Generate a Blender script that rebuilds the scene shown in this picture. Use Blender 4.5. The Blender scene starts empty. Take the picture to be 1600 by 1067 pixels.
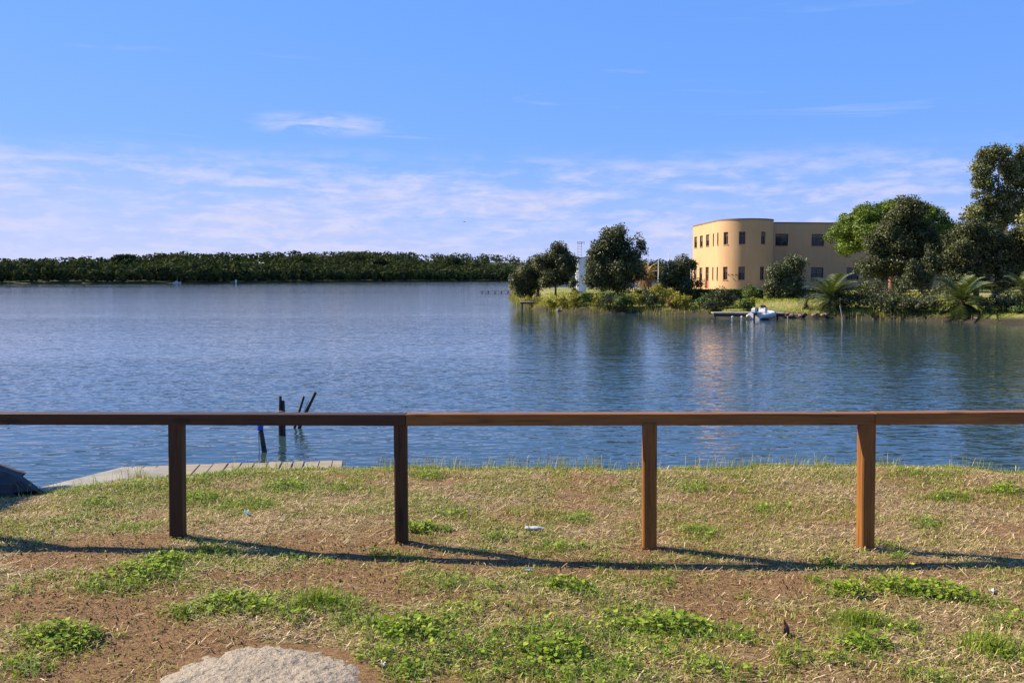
import bpy, math, random
import numpy as np
from mathutils import Matrix, Vector

# ------------------------------------------------------------------ camera, sky, sun, exposure
scene = bpy.context.scene
C = scene.collection
R = math.radians

cam_data = bpy.data.cameras.new('camera')
cam = bpy.data.objects.new('camera', cam_data)
C.objects.link(cam)
cam_data.sensor_width = 36.0
cam_data.lens = 1386.0 / 1600.0 * 36.0
cam_data.clip_start = 0.1
cam_data.clip_end = 20000.0
cam.location = (0, 0, 1.75)
cam.rotation_euler = (R(90) - math.atan(100.5 / 1386.0), 0, 0)
scene.camera = cam

SUN_EL = R(36.0)
SUN_AZ = R(20.0)            # from the -X axis towards +Y
SUN = Vector((-math.cos(SUN_EL) * math.cos(SUN_AZ), math.cos(SUN_EL) * math.sin(SUN_AZ), math.sin(SUN_EL)))

scene.view_settings.view_transform = 'Standard'
scene.view_settings.look = 'None'
scene.view_settings.exposure = 1.2
scene.view_settings.gamma = 1.0
scene.view_settings.use_curve_mapping = False
scene.render.engine = 'CYCLES'
scene.cycles.use_denoising = True
scene.cycles.max_bounces = 6
scene.cycles.transparent_max_bounces = 6


def nd(nt, kind, ins=None, **props):
    n = nt.nodes.new(kind)
    for k, v in props.items():
        setattr(n, k, v)
    for k, v in (ins or {}).items():
        s = n.inputs[k]
        if isinstance(v, bpy.types.NodeSocket):
            nt.links.new(v, s)
        else:
            s.default_value = v
    return n


def mth(nt, op, a, b=None, c=None, clamp=False):
    n = nt.nodes.new('ShaderNodeMath')
    n.operation = op
    n.use_clamp = clamp
    for i, v in enumerate((a, b, c)):
        if v is None:
            continue
        if isinstance(v, bpy.types.NodeSocket):
            nt.links.new(v, n.inputs[i])
        else:
            n.inputs[i].default_value = v
    return n.outputs[0]


def maprange(nt, v, a, b, c=0.0, d=1.0, smooth=True):
    n = nt.nodes.new('ShaderNodeMapRange')
    n.interpolation_type = 'SMOOTHSTEP' if smooth else 'LINEAR'
    nt.links.new(v, n.inputs[0])
    for i, x in enumerate((a, b, c, d)):
        n.inputs[i + 1].default_value = x
    return n.outputs[0]


def ramp(nt, fac, stops, mode='LINEAR'):
    n = nt.nodes.new('ShaderNodeValToRGB')
    n.color_ramp.interpolation = mode
    e = n.color_ramp.elements
    while len(e) < len(stops):
        e.new(0.5)
    for el, (p, col) in zip(e, stops):
        el.position = p
        el.color = (col[0], col[1], col[2], 1)
    nt.links.new(fac, n.inputs[0])
    return n.outputs[0]


def mixc(nt, fac, a, b, blend='MIX'):
    n = nt.nodes.new('ShaderNodeMix')
    n.data_type = 'RGBA'
    n.blend_type = blend
    for i, v in ((0, fac), (6, a), (7, b)):
        if isinstance(v, bpy.types.NodeSocket):
            nt.links.new(v, n.inputs[i])
        elif i == 0:
            n.inputs[i].default_value = v
        else:
            n.inputs[i].default_value = (v[0], v[1], v[2], 1)
    return n.outputs[2]


def noise(nt, vec, scale, detail=4, rough=0.55, dist=0.0):
    n = nd(nt, 'ShaderNodeTexNoise', {'Scale': scale, 'Detail': detail, 'Roughness': rough, 'Distortion': dist})
    if vec is not None:
        nt.links.new(vec, n.inputs['Vector'])
    return n.outputs['Fac']


def mapping(nt, vec, scale=(1, 1, 1), rot=(0, 0, 0), loc=(0, 0, 0)):
    n = nd(nt, 'ShaderNodeMapping')
    nt.links.new(vec, n.inputs['Vector'])
    n.inputs['Scale'].default_value = scale
    n.inputs['Rotation'].default_value = rot
    n.inputs['Location'].default_value = loc
    return n.outputs[0]


# --- world
world = bpy.data.worlds.new('World')
scene.world = world
world.use_nodes = True
wt = world.node_tree
wt.nodes.clear()
sky_n = nd(wt, 'ShaderNodeTexSky', sky_type='NISHITA', sun_disc=False, sun_elevation=SUN_EL,
           sun_rotation=R(-90 + 20), altitude=0.0, air_density=0.8, dust_density=0.0, ozone_density=2.0)
tc = nd(wt, 'ShaderNodeTexCoord')
direc = tc.outputs['Generated']
sep = nd(wt, 'ShaderNodeSeparateXYZ', {0: direc})
zz = sep.outputs[2]
sc_ = nd(wt, 'ShaderNodeSeparateColor', {0: sky_n.outputs[0]})
sky_col = nd(wt, 'ShaderNodeCombineColor', {0: mth(wt, 'MULTIPLY', mth(wt, 'POWER', sc_.outputs[0], 0.55), 0.84),
                                            1: mth(wt, 'MULTIPLY', mth(wt, 'POWER', sc_.outputs[1], 0.32), 1.86),
                                            2: mth(wt, 'MULTIPLY', mth(wt, 'POWER', sc_.outputs[2], 0.25), 4.35)}).outputs[0]
sunside = maprange(wt, nd(wt, 'ShaderNodeVectorMath', {0: direc, 1: (-math.cos(SUN_AZ), math.sin(SUN_AZ), 0.0)}, operation='DOT_PRODUCT').outputs['Value'], -0.3, 0.9, 0.72, 1.22)
# low bank of broken cloud
v1 = mapping(wt, direc, (6.0, 6.0, 44.0), (0, 0, 0), (3.1, 1.7, 0.4))
n1 = noise(wt, v1, 1.0, 8, 0.58, 0.5)
v2 = mapping(wt, direc, (26.0, 26.0, 95.0), (0, 0, 0), (0.3, 5.7, 2.4))
n2 = noise(wt, v2, 1.0, 6, 0.6, 0.3)
v4 = mapping(wt, direc, (1.6, 1.6, 7.0), (0, 0, 0), (2.3, 0.7, 1.4))
n4 = noise(wt, v4, 1.0, 3, 0.5, 0.3)
cl = mth(wt, 'ADD', mth(wt, 'MULTIPLY', n1, 0.55), mth(wt, 'ADD', mth(wt, 'MULTIPLY', n2, 0.27), mth(wt, 'MULTIPLY', n4, 0.18)))
thick = maprange(wt, cl, 0.42, 0.62)
band = mth(wt, 'MULTIPLY', maprange(wt, zz, 0.148, 0.10), maprange(wt, zz, -0.03, 0.05, 0.35, 1.0))
c_low = mth(wt, 'MULTIPLY', mth(wt, 'MULTIPLY', thick, band), 0.76)
veil = mth(wt, 'MULTIPLY', mth(wt, 'MULTIPLY', maprange(wt, mth(wt, 'ADD', zz, mth(wt, 'MULTIPLY', n4, 0.08)), 0.19, 0.03), sunside), 0.63)
# thin high cirrus
v3 = mapping(wt, direc, (3.0, 3.0, 40.0), (0.06, 0.05, 0.3), (7.3, 2.2, 9.6))
n3 = noise(wt, v3, 1.0, 8, 0.62, 0.8)
cir = mth(wt, 'MULTIPLY', maprange(wt, n3, 0.60, 0.80), maprange(wt, zz, 0.34, 0.16))
cir = mth(wt, 'MULTIPLY', cir, 0.5)
wx_ = nd(wt, 'ShaderNodeVectorMath', {0: mapping(wt, direc, (1, 1, 1), (0, 0, 0), (0.205, -0.965, -0.163)), 1: (1.0, 1.0, 6.0)}, operation='MULTIPLY').outputs[0]
wl = nd(wt, 'ShaderNodeVectorMath', {0: wx_}, operation='LENGTH').outputs['Value']
wn = noise(wt, mapping(wt, direc, (16.0, 16.0, 90.0), (0.0, 0.25, 0.0), (1.3, 4.2, 0.6)), 1.0, 7, 0.6, 0.6)
wisp = mth(wt, 'MULTIPLY', mth(wt, 'MULTIPLY', maprange(wt, wl, 0.10, 0.02), maprange(wt, wn, 0.38, 0.68)), 0.75)
hi = mth(wt, 'MAXIMUM', mth(wt, 'MAXIMUM', c_low, cir), wisp)
tot = mth(wt, 'ADD', veil, mth(wt, 'MULTIPLY', hi, mth(wt, 'SUBTRACT', 1.0, veil)))
cl_lit = mixc(wt, maprange(wt, n2, 0.38, 0.62), (3.0, 3.4, 5.6), (4.9, 4.7, 6.1))
cl_col = mixc(wt, mth(wt, 'MULTIPLY', sunside, 0.6, clamp=True), cl_lit, (4.5, 4.6, 5.9))
mix_sky = mixc(wt, tot, sky_col, cl_col)
bg = nd(wt, 'ShaderNodeBackground', {'Color': mix_sky, 'Strength': 0.0685})
wo = nd(wt, 'ShaderNodeOutputWorld')
wt.links.new(bg.outputs[0], wo.inputs[0])

sun_data = bpy.data.lights.new('sun', 'SUN')
sun_data.energy = 5.0
sun_data.angle = R(0.55)
sun_data.color = (1.0, 0.88, 0.70)
sun = bpy.data.objects.new('sun', sun_data)
C.objects.link(sun)
sun.rotation_euler = SUN.to_track_quat('Z', 'Y').to_euler()

# ------------------------------------------------------------------ helpers
rng = np.random.default_rng(7)


def hash2(ix, iy, seed):
    h = (ix.astype(np.int64) * 374761393 + iy.astype(np.int64) * 668265263 + seed * 974711) & 0x7fffffff
    h = ((h ^ (h >> 13)) * 1274126177) & 0x7fffffff
    return ((h ^ (h >> 16)) & 0xffff) / 65535.0


def vnoise(x, y, seed=0):
    ix = np.floor(x); iy = np.floor(y)
    fx = x - ix; fy = y - iy
    fx = fx * fx * (3 - 2 * fx); fy = fy * fy * (3 - 2 * fy)
    a = hash2(ix, iy, seed); b = hash2(ix + 1, iy, seed)
    c = hash2(ix, iy + 1, seed); d = hash2(ix + 1, iy + 1, seed)
    return (a * (1 - fx) + b * fx) * (1 - fy) + (c * (1 - fx) + d * fx) * fy


def fbm(x, y, scale, octaves=4, seed=0):
    x = np.asarray(x, float) / scale; y = np.asarray(y, float) / scale
    s = 0; a = 0.5; t = 0
    for o in range(octaves):
        s = s + a * vnoise(x, y, seed + o * 17); t += a
        x = x * 2.03 + 11.3; y = y * 2.03 + 5.1; a *= 0.5
    return s / t


def sstep(a, b, x):
    t = np.clip((np.asarray(x, float) - a) / (b - a), 0, 1)
    return t * t * (3 - 2 * t)


def np_mesh(name, V, F, tint=None, smooth=False):
    """F: (M,k) array of polygons or a list of such arrays; tint: one float per vertex"""
    me = bpy.data.meshes.new(name)
    V = np.asarray(V, np.float32)
    Fs = F if isinstance(F, list) else [F]
    Fs = [np.asarray(f, np.int32) for f in Fs if len(f)]
    loops = np.concatenate([f.ravel() for f in Fs])
    tot = np.concatenate([np.full(len(f), f.shape[1], np.int32) for f in Fs])
    start = np.concatenate([[0], np.cumsum(tot)[:-1]]).astype(np.int32)
    me.vertices.add(len(V)); me.vertices.foreach_set('co', V.ravel())
    me.loops.add(len(loops)); me.loops.foreach_set('vertex_index', loops)
    me.polygons.add(len(tot)); me.polygons.foreach_set('loop_start', start)
    if smooth:
        me.polygons.foreach_set('use_smooth', np.ones(len(tot), bool))
    me.update(calc_edges=True)
    if tint is not None:
        at = me.attributes.new('tint', 'FLOAT', 'POINT')
        at.data.foreach_set('value', np.asarray(tint, np.float32))
    return me


class MB:
    """collects simple solids into one mesh"""
    def __init__(self):
        self.v = []; self.f = []

    def quadgrid(self, rings, close_u=True, cap=True):
        b = len(self.v); n = len(rings[0])
        for r in rings:
            self.v.extend([tuple(p) for p in r])
        for i in range(len(rings) - 1):
            for j in range(n if close_u else n - 1):
                k = (j + 1) % n
                self.f.append((b + i * n + j, b + i * n + k, b + (i + 1) * n + k, b + (i + 1) * n + j))
        if cap and close_u:
            self.f.append(tuple(b + j for j in reversed(range(n))))
            self.f.append(tuple(b + (len(rings) - 1) * n + j for j in range(n)))
        return self

    def box(self, c, s, rz=0.0, bev=0.0):
        x, y, z = s[0] / 2, s[1] / 2, s[2] / 2
        cs, sn = math.cos(rz), math.sin(rz)
        def P(a, b_, d):
            return (c[0] + a * cs - b_ * sn, c[1] + a * sn + b_ * cs, c[2] + d)
        if bev <= 0:
            r = [(-x, -y), (x, -y), (x, y), (-x, y)]
            self.quadgrid([[P(a, b_, -z) for a, b_ in r], [P(a, b_, z) for a, b_ in r]])
        else:
            e = bev
            def ring(ix, zz_):
                X, Y = x - ix, y - ix
                return [P(a, b_, zz_) for a, b_ in ((-X + e, -Y), (X - e, -Y), (X, -Y + e), (X, Y - e), (X - e, Y), (-X + e, Y), (-X, Y - e), (-X, -Y + e))]
            self.quadgrid([ring(e, -z), ring(0, -z + e), ring(0, z - e), ring(e, z)])
        return self

    def tube(self, pts, rads, n=8, cap=True):
        pts = [Vector(p) for p in pts]
        if not isinstance(rads, (list, tuple)):
            rads = [rads] * len(pts)
        rings = []
        up = Vector((0.13, 0.21, 0.97))
        for i, p in enumerate(pts):
            t = (pts[min(i + 1, len(pts) - 1)] - pts[max(i - 1, 0)]).normalized()
            if abs(t.dot(up)) > 0.97:
                up = Vector((0.9, 0.3, 0.1))
            a = t.cross(up).normalized(); b_ = t.cross(a)
            rings.append([p + (a * math.cos(2 * math.pi * k / n) + b_ * math.sin(2 * math.pi * k / n)) * rads[i] for k in range(n)])
        return self.quadgrid(rings, True, cap)

    def lathe(self, prof, c=(0, 0, 0), n=12):
        rings = [[(c[0] + r * math.cos(2 * math.pi * k / n), c[1] + r * math.sin(2 * math.pi * k / n), c[2] + z) for k in range(n)] for r, z in prof]
        return self.quadgrid(rings)

    def poly(self, pts):
        b = len(self.v); self.v.extend([tuple(p) for p in pts])
        self.f.append(tuple(range(b, b + len(pts))))
        return self

    def mesh(self, name, smooth=False):
        me = bpy.data.meshes.new(name)
        me.from_pydata(self.v, [], self.f)
        if smooth:
            me.polygons.foreach_set('use_smooth', np.ones(len(me.polygons), bool))
        me.update()
        return me

    def build(self, name, m, parent=None, smooth=False, loc=None):
        return link(name, self.mesh(name, smooth), m, parent, loc)


def link(name, me, m, parent=None, loc=None):
    o = bpy.data.objects.new(name, me)
    C.objects.link(o)
    if m is not None and not me.materials:
        me.materials.append(m)
    if parent is not None:
        o.parent = parent
    if loc is not None:
        o.location = loc
    return o


def tag(o, label=None, cat=None, group=None, kind=None):
    for k, v in (('label', label), ('category', cat), ('group', group), ('kind', kind)):
        if v:
            o[k] = v
    return o


def empty(name, loc, rz=0.0):
    o = bpy.data.objects.new(name, None)
    o.empty_display_size = 0.2
    C.objects.link(o)
    o.location = loc
    o.rotation_euler = (0, 0, rz)
    return o


# ------------------------------------------------------------------ materials
M = {}


def new_mat(name):
    m = bpy.data.materials.new(name)
    m.use_nodes = True
    nt = m.node_tree
    nt.nodes.clear()
    out = nd(nt, 'ShaderNodeOutputMaterial')
    M[name] = m
    return m, nt, out


def principled(nt, out, col, rough=0.6, spec=0.4, metal=0.0, normal=None, **kw):
    p = nd(nt, 'ShaderNodeBsdfPrincipled')
    def put(k, v):
        if isinstance(v, bpy.types.NodeSocket):
            nt.links.new(v, p.inputs[k])
        elif k == 'Base Color':
            p.inputs[k].default_value = (v[0], v[1], v[2], 1)
        else:
            p.inputs[k].default_value = v
    put('Base Color', col); put('Roughness', rough); put('Specular IOR Level', spec); put('Metallic', metal)
    for k, v in kw.items():
        put(k, v)
    if normal is not None:
        nt.links.new(normal, p.inputs['Normal'])
    if out is not None:
        nt.links.new(p.outputs[0], out.inputs[0])
    return p


def bump(nt, h, strength=0.5, dist=0.02):
    return nd(nt, 'ShaderNodeBump', {'Height': h, 'Strength': strength, 'Distance': dist}).outputs[0]


def simple(name, col, rough=0.6, spec=0.4, metal=0.0, var=0.15, scale=6.0, bmp=0.0):
    m, nt, out = new_mat(name)
    t = nd(nt, 'ShaderNodeTexCoord').outputs['Object']
    n = noise(nt, t, scale, 5, 0.6)
    a = [c * (1 - var) for c in col]; b = [min(1, c * (1 + var)) for c in col]
    c = ramp(nt, n, [(0.3, a), (0.7, b)])
    nm = bump(nt, noise(nt, t, scale * 6, 4, 0.6), bmp, 0.01) if bmp else None
    principled(nt, out, c, rough, spec, metal, nm)
    return m


def leaf_mat(name, stops, trans=0.22, rough=0.55, spec=0.25):
    m, nt, out = new_mat(name)
    at = nd(nt, 'ShaderNodeAttribute', attribute_name='tint')
    col = ramp(nt, at.outputs['Fac'], stops)
    p = principled(nt, None, col, rough, spec)
    tr = nd(nt, 'ShaderNodeBsdfTranslucent', {'Color': mixc(nt, 1.0, col, (1.1, 1.25, 0.5), 'MULTIPLY')})
    mx = nd(nt, 'ShaderNodeMixShader', {0: trans, 1: p.outputs[0], 2: tr.outputs[0]})
    nt.links.new(mx.outputs[0], out.inputs[0])
    return m


def wood_mat(name, dark, light, grain=1.0, rough=0.55):
    m, nt, out = new_mat(name)
    t = nd(nt, 'ShaderNodeTexCoord').outputs['Object']
    oi = nd(nt, 'ShaderNodeObjectInfo').outputs['Random']
    off = nd(nt, 'ShaderNodeCombineXYZ', {0: mth(nt, 'MULTIPLY', oi, 37.0), 1: mth(nt, 'MULTIPLY', oi, 11.0), 2: 0.0}).outputs[0]
    v = nd(nt, 'ShaderNodeVectorMath', {0: t, 1: off}, operation='ADD').outputs[0]
    g = noise(nt, mapping(nt, v, (3.0 * grain, 60.0, 60.0)), 1.0, 5, 0.6, 0.6)
    big = noise(nt, mapping(nt, v, (1.3, 6.0, 6.0)), 1.0, 3, 0.5)
    kn = nd(nt, 'ShaderNodeTexVoronoi', {'Scale': 1.0, 'Vector': mapping(nt, v, (2.6, 9.0, 9.0), (0.0, 0.4, 0.5))}).outputs['Distance']
    f = mth(nt, 'ADD', mth(nt, 'MULTIPLY', g, 0.6), mth(nt, 'MULTIPLY', big, 0.4))
    c = ramp(nt, f, [(0.32, dark), (0.68, light)])
    c = mixc(nt, mth(nt, 'MULTIPLY', maprange(nt, kn, 0.24, 0.08), 0.85), c, [x * 0.30 for x in dark])
    ck = noise(nt, mapping(nt, v, (1.1, 55.0, 55.0), (0, 0, 0), (3, 1, 2)), 1.0, 2, 0.5, 0.3)
    c = mixc(nt, mth(nt, 'MULTIPLY', maprange(nt, ck, 0.60, 0.66), 0.7), c, [x * 0.25 for x in dark])
    b = mixc(nt, mth(nt, 'MULTIPLY', maprange(nt, oi, 0.0, 1.0, 0.0, 1.0, False), 0.35), c, [x * 0.6 for x in light])
    principled(nt, out, b, mth(nt, 'ADD', rough - 0.1, mth(nt, 'MULTIPLY', g, 0.25)), 0.35, 0.0, bump(nt, g, 0.35, 0.004))
    return m


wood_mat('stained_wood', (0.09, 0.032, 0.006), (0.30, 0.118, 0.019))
wood_mat('dark_fence_wood', (0.022, 0.0085, 0.0025), (0.075, 0.028, 0.007))  # darker brown than the other fence wood, for left rail and posts
wood_mat('weathered_board', (0.17, 0.135, 0.092), (0.32, 0.265, 0.19), 1.0, 0.85)
wood_mat('black_pile_wood', (0.012, 0.012, 0.012), (0.06, 0.055, 0.05), 1.0, 0.6)
wood_mat('grey_pile_wood', (0.10, 0.09, 0.075), (0.26, 0.23, 0.19), 1.0, 0.8)
simple('blue_plastic', (0.015, 0.07, 0.42), 0.45, 0.5, 0, 0.2)
simple('white_gelcoat', (0.50, 0.50, 0.50), 0.3, 0.5, 0, 0.06, 3.0)
simple('grey_hypalon', (0.44, 0.45, 0.47), 0.5, 0.4, 0, 0.15, 5.0)
simple('black_rubber', (0.015, 0.015, 0.017), 0.5, 0.4, 0, 0.2)
simple('galvanised_steel', (0.42, 0.44, 0.46), 0.45, 0.5, 0.6, 0.15)
simple('white_paint', (0.62, 0.63, 0.64), 0.6, 0.4, 0, 0.12, 2.0)
simple('rock', (0.16, 0.115, 0.085), 0.85, 0.3, 0, 0.35, 4.0, 0.5)
simple('shade_black', (0.045, 0.04, 0.042), 0.85, 0.3, 0, 0.35, 5.0, 0.5)  # near-black colour that paints the shade of the left bank corner
simple('pale_rock', (0.27, 0.21, 0.17), 0.85, 0.3, 0, 0.3, 4.0, 0.5)
simple('bark', (0.10, 0.075, 0.055), 0.9, 0.2, 0, 0.4, 5.0, 0.6)
simple('pale_bark', (0.32, 0.28, 0.23), 0.85, 0.2, 0, 0.35, 4.0, 0.4)
simple('red_brown_bark', (0.24, 0.11, 0.07), 0.9, 0.2, 0, 0.4, 5.0, 0.5)
simple('dark_coping', (0.16, 0.12, 0.09), 0.7, 0.3, 0, 0.15, 1.0)
simple('window_frame', (0.12, 0.055, 0.03), 0.5, 0.4, 0, 0.1)
simple('red_door', (0.34, 0.10, 0.05), 0.5, 0.4, 0, 0.15)
simple('blind', (0.13, 0.125, 0.12), 0.8, 0.2, 0, 0.15, 3.0)
simple('sill_stone', (0.38, 0.30, 0.21), 0.85, 0.2, 0, 0.2, 4.0)
simple('roof_grey', (0.25, 0.23, 0.21), 0.85, 0.2)
simple('litter_white', (0.46, 0.47, 0.46), 0.35, 0.5, 0, 0.1, 30.0)
simple('litter_blue', (0.10, 0.38, 0.62), 0.4, 0.5, 0, 0.15, 30.0)
simple('dead_brown', (0.10, 0.055, 0.035), 0.9, 0.2, 0, 0.4, 40.0)
simple('yellow_petal', (0.75, 0.55, 0.03), 0.6, 0.3, 0, 0.1)
simple('bird_dark', (0.03, 0.03, 0.032), 0.8, 0.2)

m, nt, out = new_mat('window_glass')
t = nd(nt, 'ShaderNodeTexCoord').outputs['Object']
principled(nt, out, ramp(nt, noise(nt, t, 0.9, 2), [(0.35, (0.012, 0.016, 0.02)), (0.7, (0.05, 0.055, 0.06))]), 0.06, 0.22)

m, nt, out = new_mat('stucco')
t = nd(nt, 'ShaderNodeTexCoord').outputs['Object']
a = noise(nt, t, 0.35, 5, 0.6)
st = noise(nt, mapping(nt, t, (2.2, 2.2, 0.22)), 1.0, 5, 0.65)
c = ramp(nt, mth(nt, 'ADD', mth(nt, 'MULTIPLY', a, 0.5), mth(nt, 'MULTIPLY', st, 0.5)), [(0.30, (0.41, 0.248, 0.124)), (0.70, (0.51, 0.318, 0.170))])
principled(nt, out, c, 0.9, 0.2, 0, bump(nt, noise(nt, t, 14, 4), 0.25, 0.02))

m, nt, out = new_mat('concrete')
t = nd(nt, 'ShaderNodeTexCoord').outputs['Object']
a = noise(nt, t, 1.6, 6, 0.65)
pits = nd(nt, 'ShaderNodeTexVoronoi', {'Scale': 34.0, 'Vector': t}).outputs['Distance']
fine = noise(nt, t, 70.0, 4, 0.7)
c = ramp(nt, mth(nt, 'ADD', mth(nt, 'MULTIPLY', a, 0.5), mth(nt, 'MULTIPLY', fine, 0.5)), [(0.3, (0.21, 0.17, 0.122)), (0.7, (0.42, 0.35, 0.265))])
spk = maprange(nt, noise(nt, t, 38.0, 3, 0.55), 0.60, 0.68)
c = mixc(nt, mth(nt, 'MULTIPLY', spk, 0.7), c, (0.10, 0.085, 0.07))
h = mth(nt, 'ADD', mth(nt, 'MULTIPLY', pits, 0.5), fine)
principled(nt, out, c, 0.95, 0.15, 0, bump(nt, h, 0.9, 0.02))

m, nt, out = new_mat('quay_concrete')
t = nd(nt, 'ShaderNodeTexCoord').outputs['Object']
c = ramp(nt, noise(nt, t, 3.0, 6, 0.65), [(0.3, (0.15, 0.14, 0.12)), (0.7, (0.30, 0.28, 0.24))])
principled(nt, out, c, 0.9, 0.2, 0, bump(nt, noise(nt, t, 40, 4), 0.5, 0.01))

# bank soil with litter
m, nt, out = new_mat('bank_soil')
t = nd(nt, 'ShaderNodeTexCoord').outputs['Object']
at = nd(nt, 'ShaderNodeAttribute', attribute_name='tint').outputs['Fac']
big = noise(nt, t, 1.3, 5, 0.6)
mid = noise(nt, t, 9.0, 5, 0.65)
fine = noise(nt, t, 60.0, 5, 0.7)
strands = noise(nt, mapping(nt, t, (14.0, 160.0, 20.0), (0, 0, 0.5)), 1.0, 4, 0.7, 1.5)
strands2 = noise(nt, mapping(nt, t, (150.0, 16.0, 20.0), (0, 0, 0.3)), 1.0, 4, 0.7, 1.5)
soil = ramp(nt, fine, [(0.25, (0.09, 0.05, 0.024)), (0.55, (0.255, 0.148, 0.07)), (0.8, (0.41, 0.26, 0.135))])
lit_f = mth(nt, 'MAXIMUM', strands, strands2)
straw = ramp(nt, lit_f, [(0.35, (0.10, 0.065, 0.03)), (0.56, (0.31, 0.22, 0.11)), (0.75, (0.54, 0.42, 0.235))])
fac = maprange(nt, mth(nt, 'ADD', mth(nt, 'ADD', mth(nt, 'MULTIPLY', mid, 0.5), mth(nt, 'MULTIPLY', big, 0.3)), mth(nt, 'MULTIPLY', at, 0.5)), 0.50, 0.80)
col = mixc(nt, fac, soil, straw)
peb = nd(nt, 'ShaderNodeTexVoronoi', {'Scale': 55.0, 'Vector': t})
pm = mth(nt, 'MULTIPLY', maprange(nt, peb.outputs['Distance'], 0.16, 0.10), maprange(nt, noise(nt, t, 20.0, 2), 0.6, 0.66))
col = mixc(nt, pm, col, (0.42, 0.37, 0.31))
hh = mth(nt, 'ADD', mth(nt, 'MULTIPLY', fine, 0.6), mth(nt, 'ADD', mth(nt, 'MULTIPLY', lit_f, 0.5), mth(nt, 'MULTIPLY', pm, 0.5)))
principled(nt, out, col, 0.95, 0.12, 0, bump(nt, mth(nt, 'ADD', hh, mth(nt, 'MULTIPLY', mid, 0.9)), 1.0, 0.03))

# lawn on the far bank
m, nt, out = new_mat('lawn')
t = nd(nt, 'ShaderNodeTexCoord').outputs['Object']
a = noise(nt, t, 0.16, 5, 0.6)
b = noise(nt, t, 3.5, 5, 0.7)
f = mth(nt, 'ADD', mth(nt, 'MULTIPLY', a, 0.6), mth(nt, 'MULTIPLY', b, 0.4))
c = ramp(nt, f, [(0.32, (0.075, 0.095, 0.022)), (0.50, (0.18, 0.175, 0.05)), (0.64, (0.31, 0.25, 0.105))])
z_ = nd(nt, 'ShaderNodeSeparateXYZ', {0: t}).outputs[2]
c = mixc(nt, maprange(nt, z_, -0.30, -0.55), c, (0.045, 0.038, 0.025))  # bare soil strip at the waterline, darkened to stand in for shade
principled(nt, out, c, 0.95, 0.1, 0, bump(nt, b, 0.8, 0.08))

simple('wood_floor_soil', (0.035, 0.045, 0.018), 0.95, 0.1, 0, 0.4, 0.05)

# lake water
m, nt, out = new_mat('lake_water')
t = nd(nt, 'ShaderNodeTexCoord').outputs['Object']
def wave(scale, ax, ay, rot, det=1.0, dist=0.3):
    return noise(nt, mapping(nt, t, (ax, ay, 1.0), (0, 0, R(rot))), scale, det, 0.4, dist)


wa = wave(0.30, 0.8, 1.7, -6)
wb_ = wave(0.85, 0.8, 1.9, 9)
wc = wave(2.7, 0.75, 1.8, -14)
wd_ = wave(5.6, 0.8, 1.5, 12, 1.0, 0.5)
gust = maprange(nt, noise(nt, mapping(nt, t, (0.30, 1.7, 1.0), (0, 0, R(-4))), 0.022, 4, 0.55), 0.35, 0.68, 0.6, 1.25)
h = mth(nt, 'ADD', mth(nt, 'ADD', mth(nt, 'MULTIPLY', wa, 0.035), mth(nt, 'MULTIPLY', wb_, 0.024)), mth(nt, 'ADD', mth(nt, 'MULTIPLY', wc, 0.025), mth(nt, 'MULTIPLY', wd_, 0.0135)))
h = mth(nt, 'MULTIPLY', h, mth(nt, 'MULTIPLY', gust, maprange(nt, nd(nt, 'ShaderNodeSeparateXYZ', {0: t}).outputs[1], 8.0, 34.0, 1.08, 0.48)))
principled(nt, out, (0.023, 0.044, 0.048), 0.03, 0.5, 0, bump(nt, h, 1.0, 1.0), IOR=1.333)

leaf_mat('leaf_oak', [(0.0, (0.020, 0.026, 0.009)), (0.55, (0.066, 0.074, 0.025)), (1.0, (0.19, 0.19, 0.08))], 0.15)
leaf_mat('leaf_olive', [(0.0, (0.035, 0.045, 0.018)), (0.6, (0.085, 0.098, 0.040)), (1.0, (0.17, 0.175, 0.085))], 0.15)
leaf_mat('leaf_pine', [(0.0, (0.040, 0.068, 0.008)), (0.55, (0.095, 0.14, 0.013)), (1.0, (0.18, 0.225, 0.028))], 0.2)
leaf_mat('leaf_gum', [(0.0, (0.055, 0.062, 0.020)), (0.6, (0.145, 0.148, 0.046)), (1.0, (0.30, 0.28, 0.11))], 0.2)
leaf_mat('leaf_yellow', [(0.0, (0.11, 0.115, 0.018)), (0.55, (0.27, 0.24, 0.03)), (1.0, (0.42, 0.33, 0.055))], 0.25)
leaf_mat('leaf_green', [(0.0, (0.035, 0.060, 0.014)), (0.55, (0.085, 0.125, 0.026)), (1.0, (0.19, 0.22, 0.055))], 0.22)
leaf_mat('leaf_hedge', [(0.0, (0.02, 0.036, 0.010)), (0.55, (0.055, 0.085, 0.02)), (1.0, (0.12, 0.155, 0.045))], 0.15)
leaf_mat('leaf_rust', [(0.0, (0.09, 0.045, 0.02)), (0.55, (0.22, 0.13, 0.045)), (1.0, (0.34, 0.24, 0.09))], 0.2)
leaf_mat('leaf_wood', [(0.0, (0.034, 0.042, 0.018)), (0.5, (0.050, 0.061, 0.025)), (1.0, (0.080, 0.090, 0.037))], 0.12, 0.9, 0.0)
leaf_mat('palm_green', [(0.0, (0.026, 0.044, 0.011)), (0.6, (0.072, 0.095, 0.026)), (1.0, (0.20, 0.20, 0.075))], 0.2, 0.4, 0.4)
leaf_mat('palm_dry', [(0.0, (0.15, 0.075, 0.028)), (0.6, (0.30, 0.17, 0.07)), (1.0, (0.42, 0.29, 0.14))], 0.15)
leaf_mat('grass_blade', [(0.0, (0.36, 0.27, 0.11)), (0.25, (0.34, 0.30, 0.062)), (0.55, (0.26, 0.295, 0.032)), (1.0, (0.13, 0.215, 0.02))], 0.25)
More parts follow.
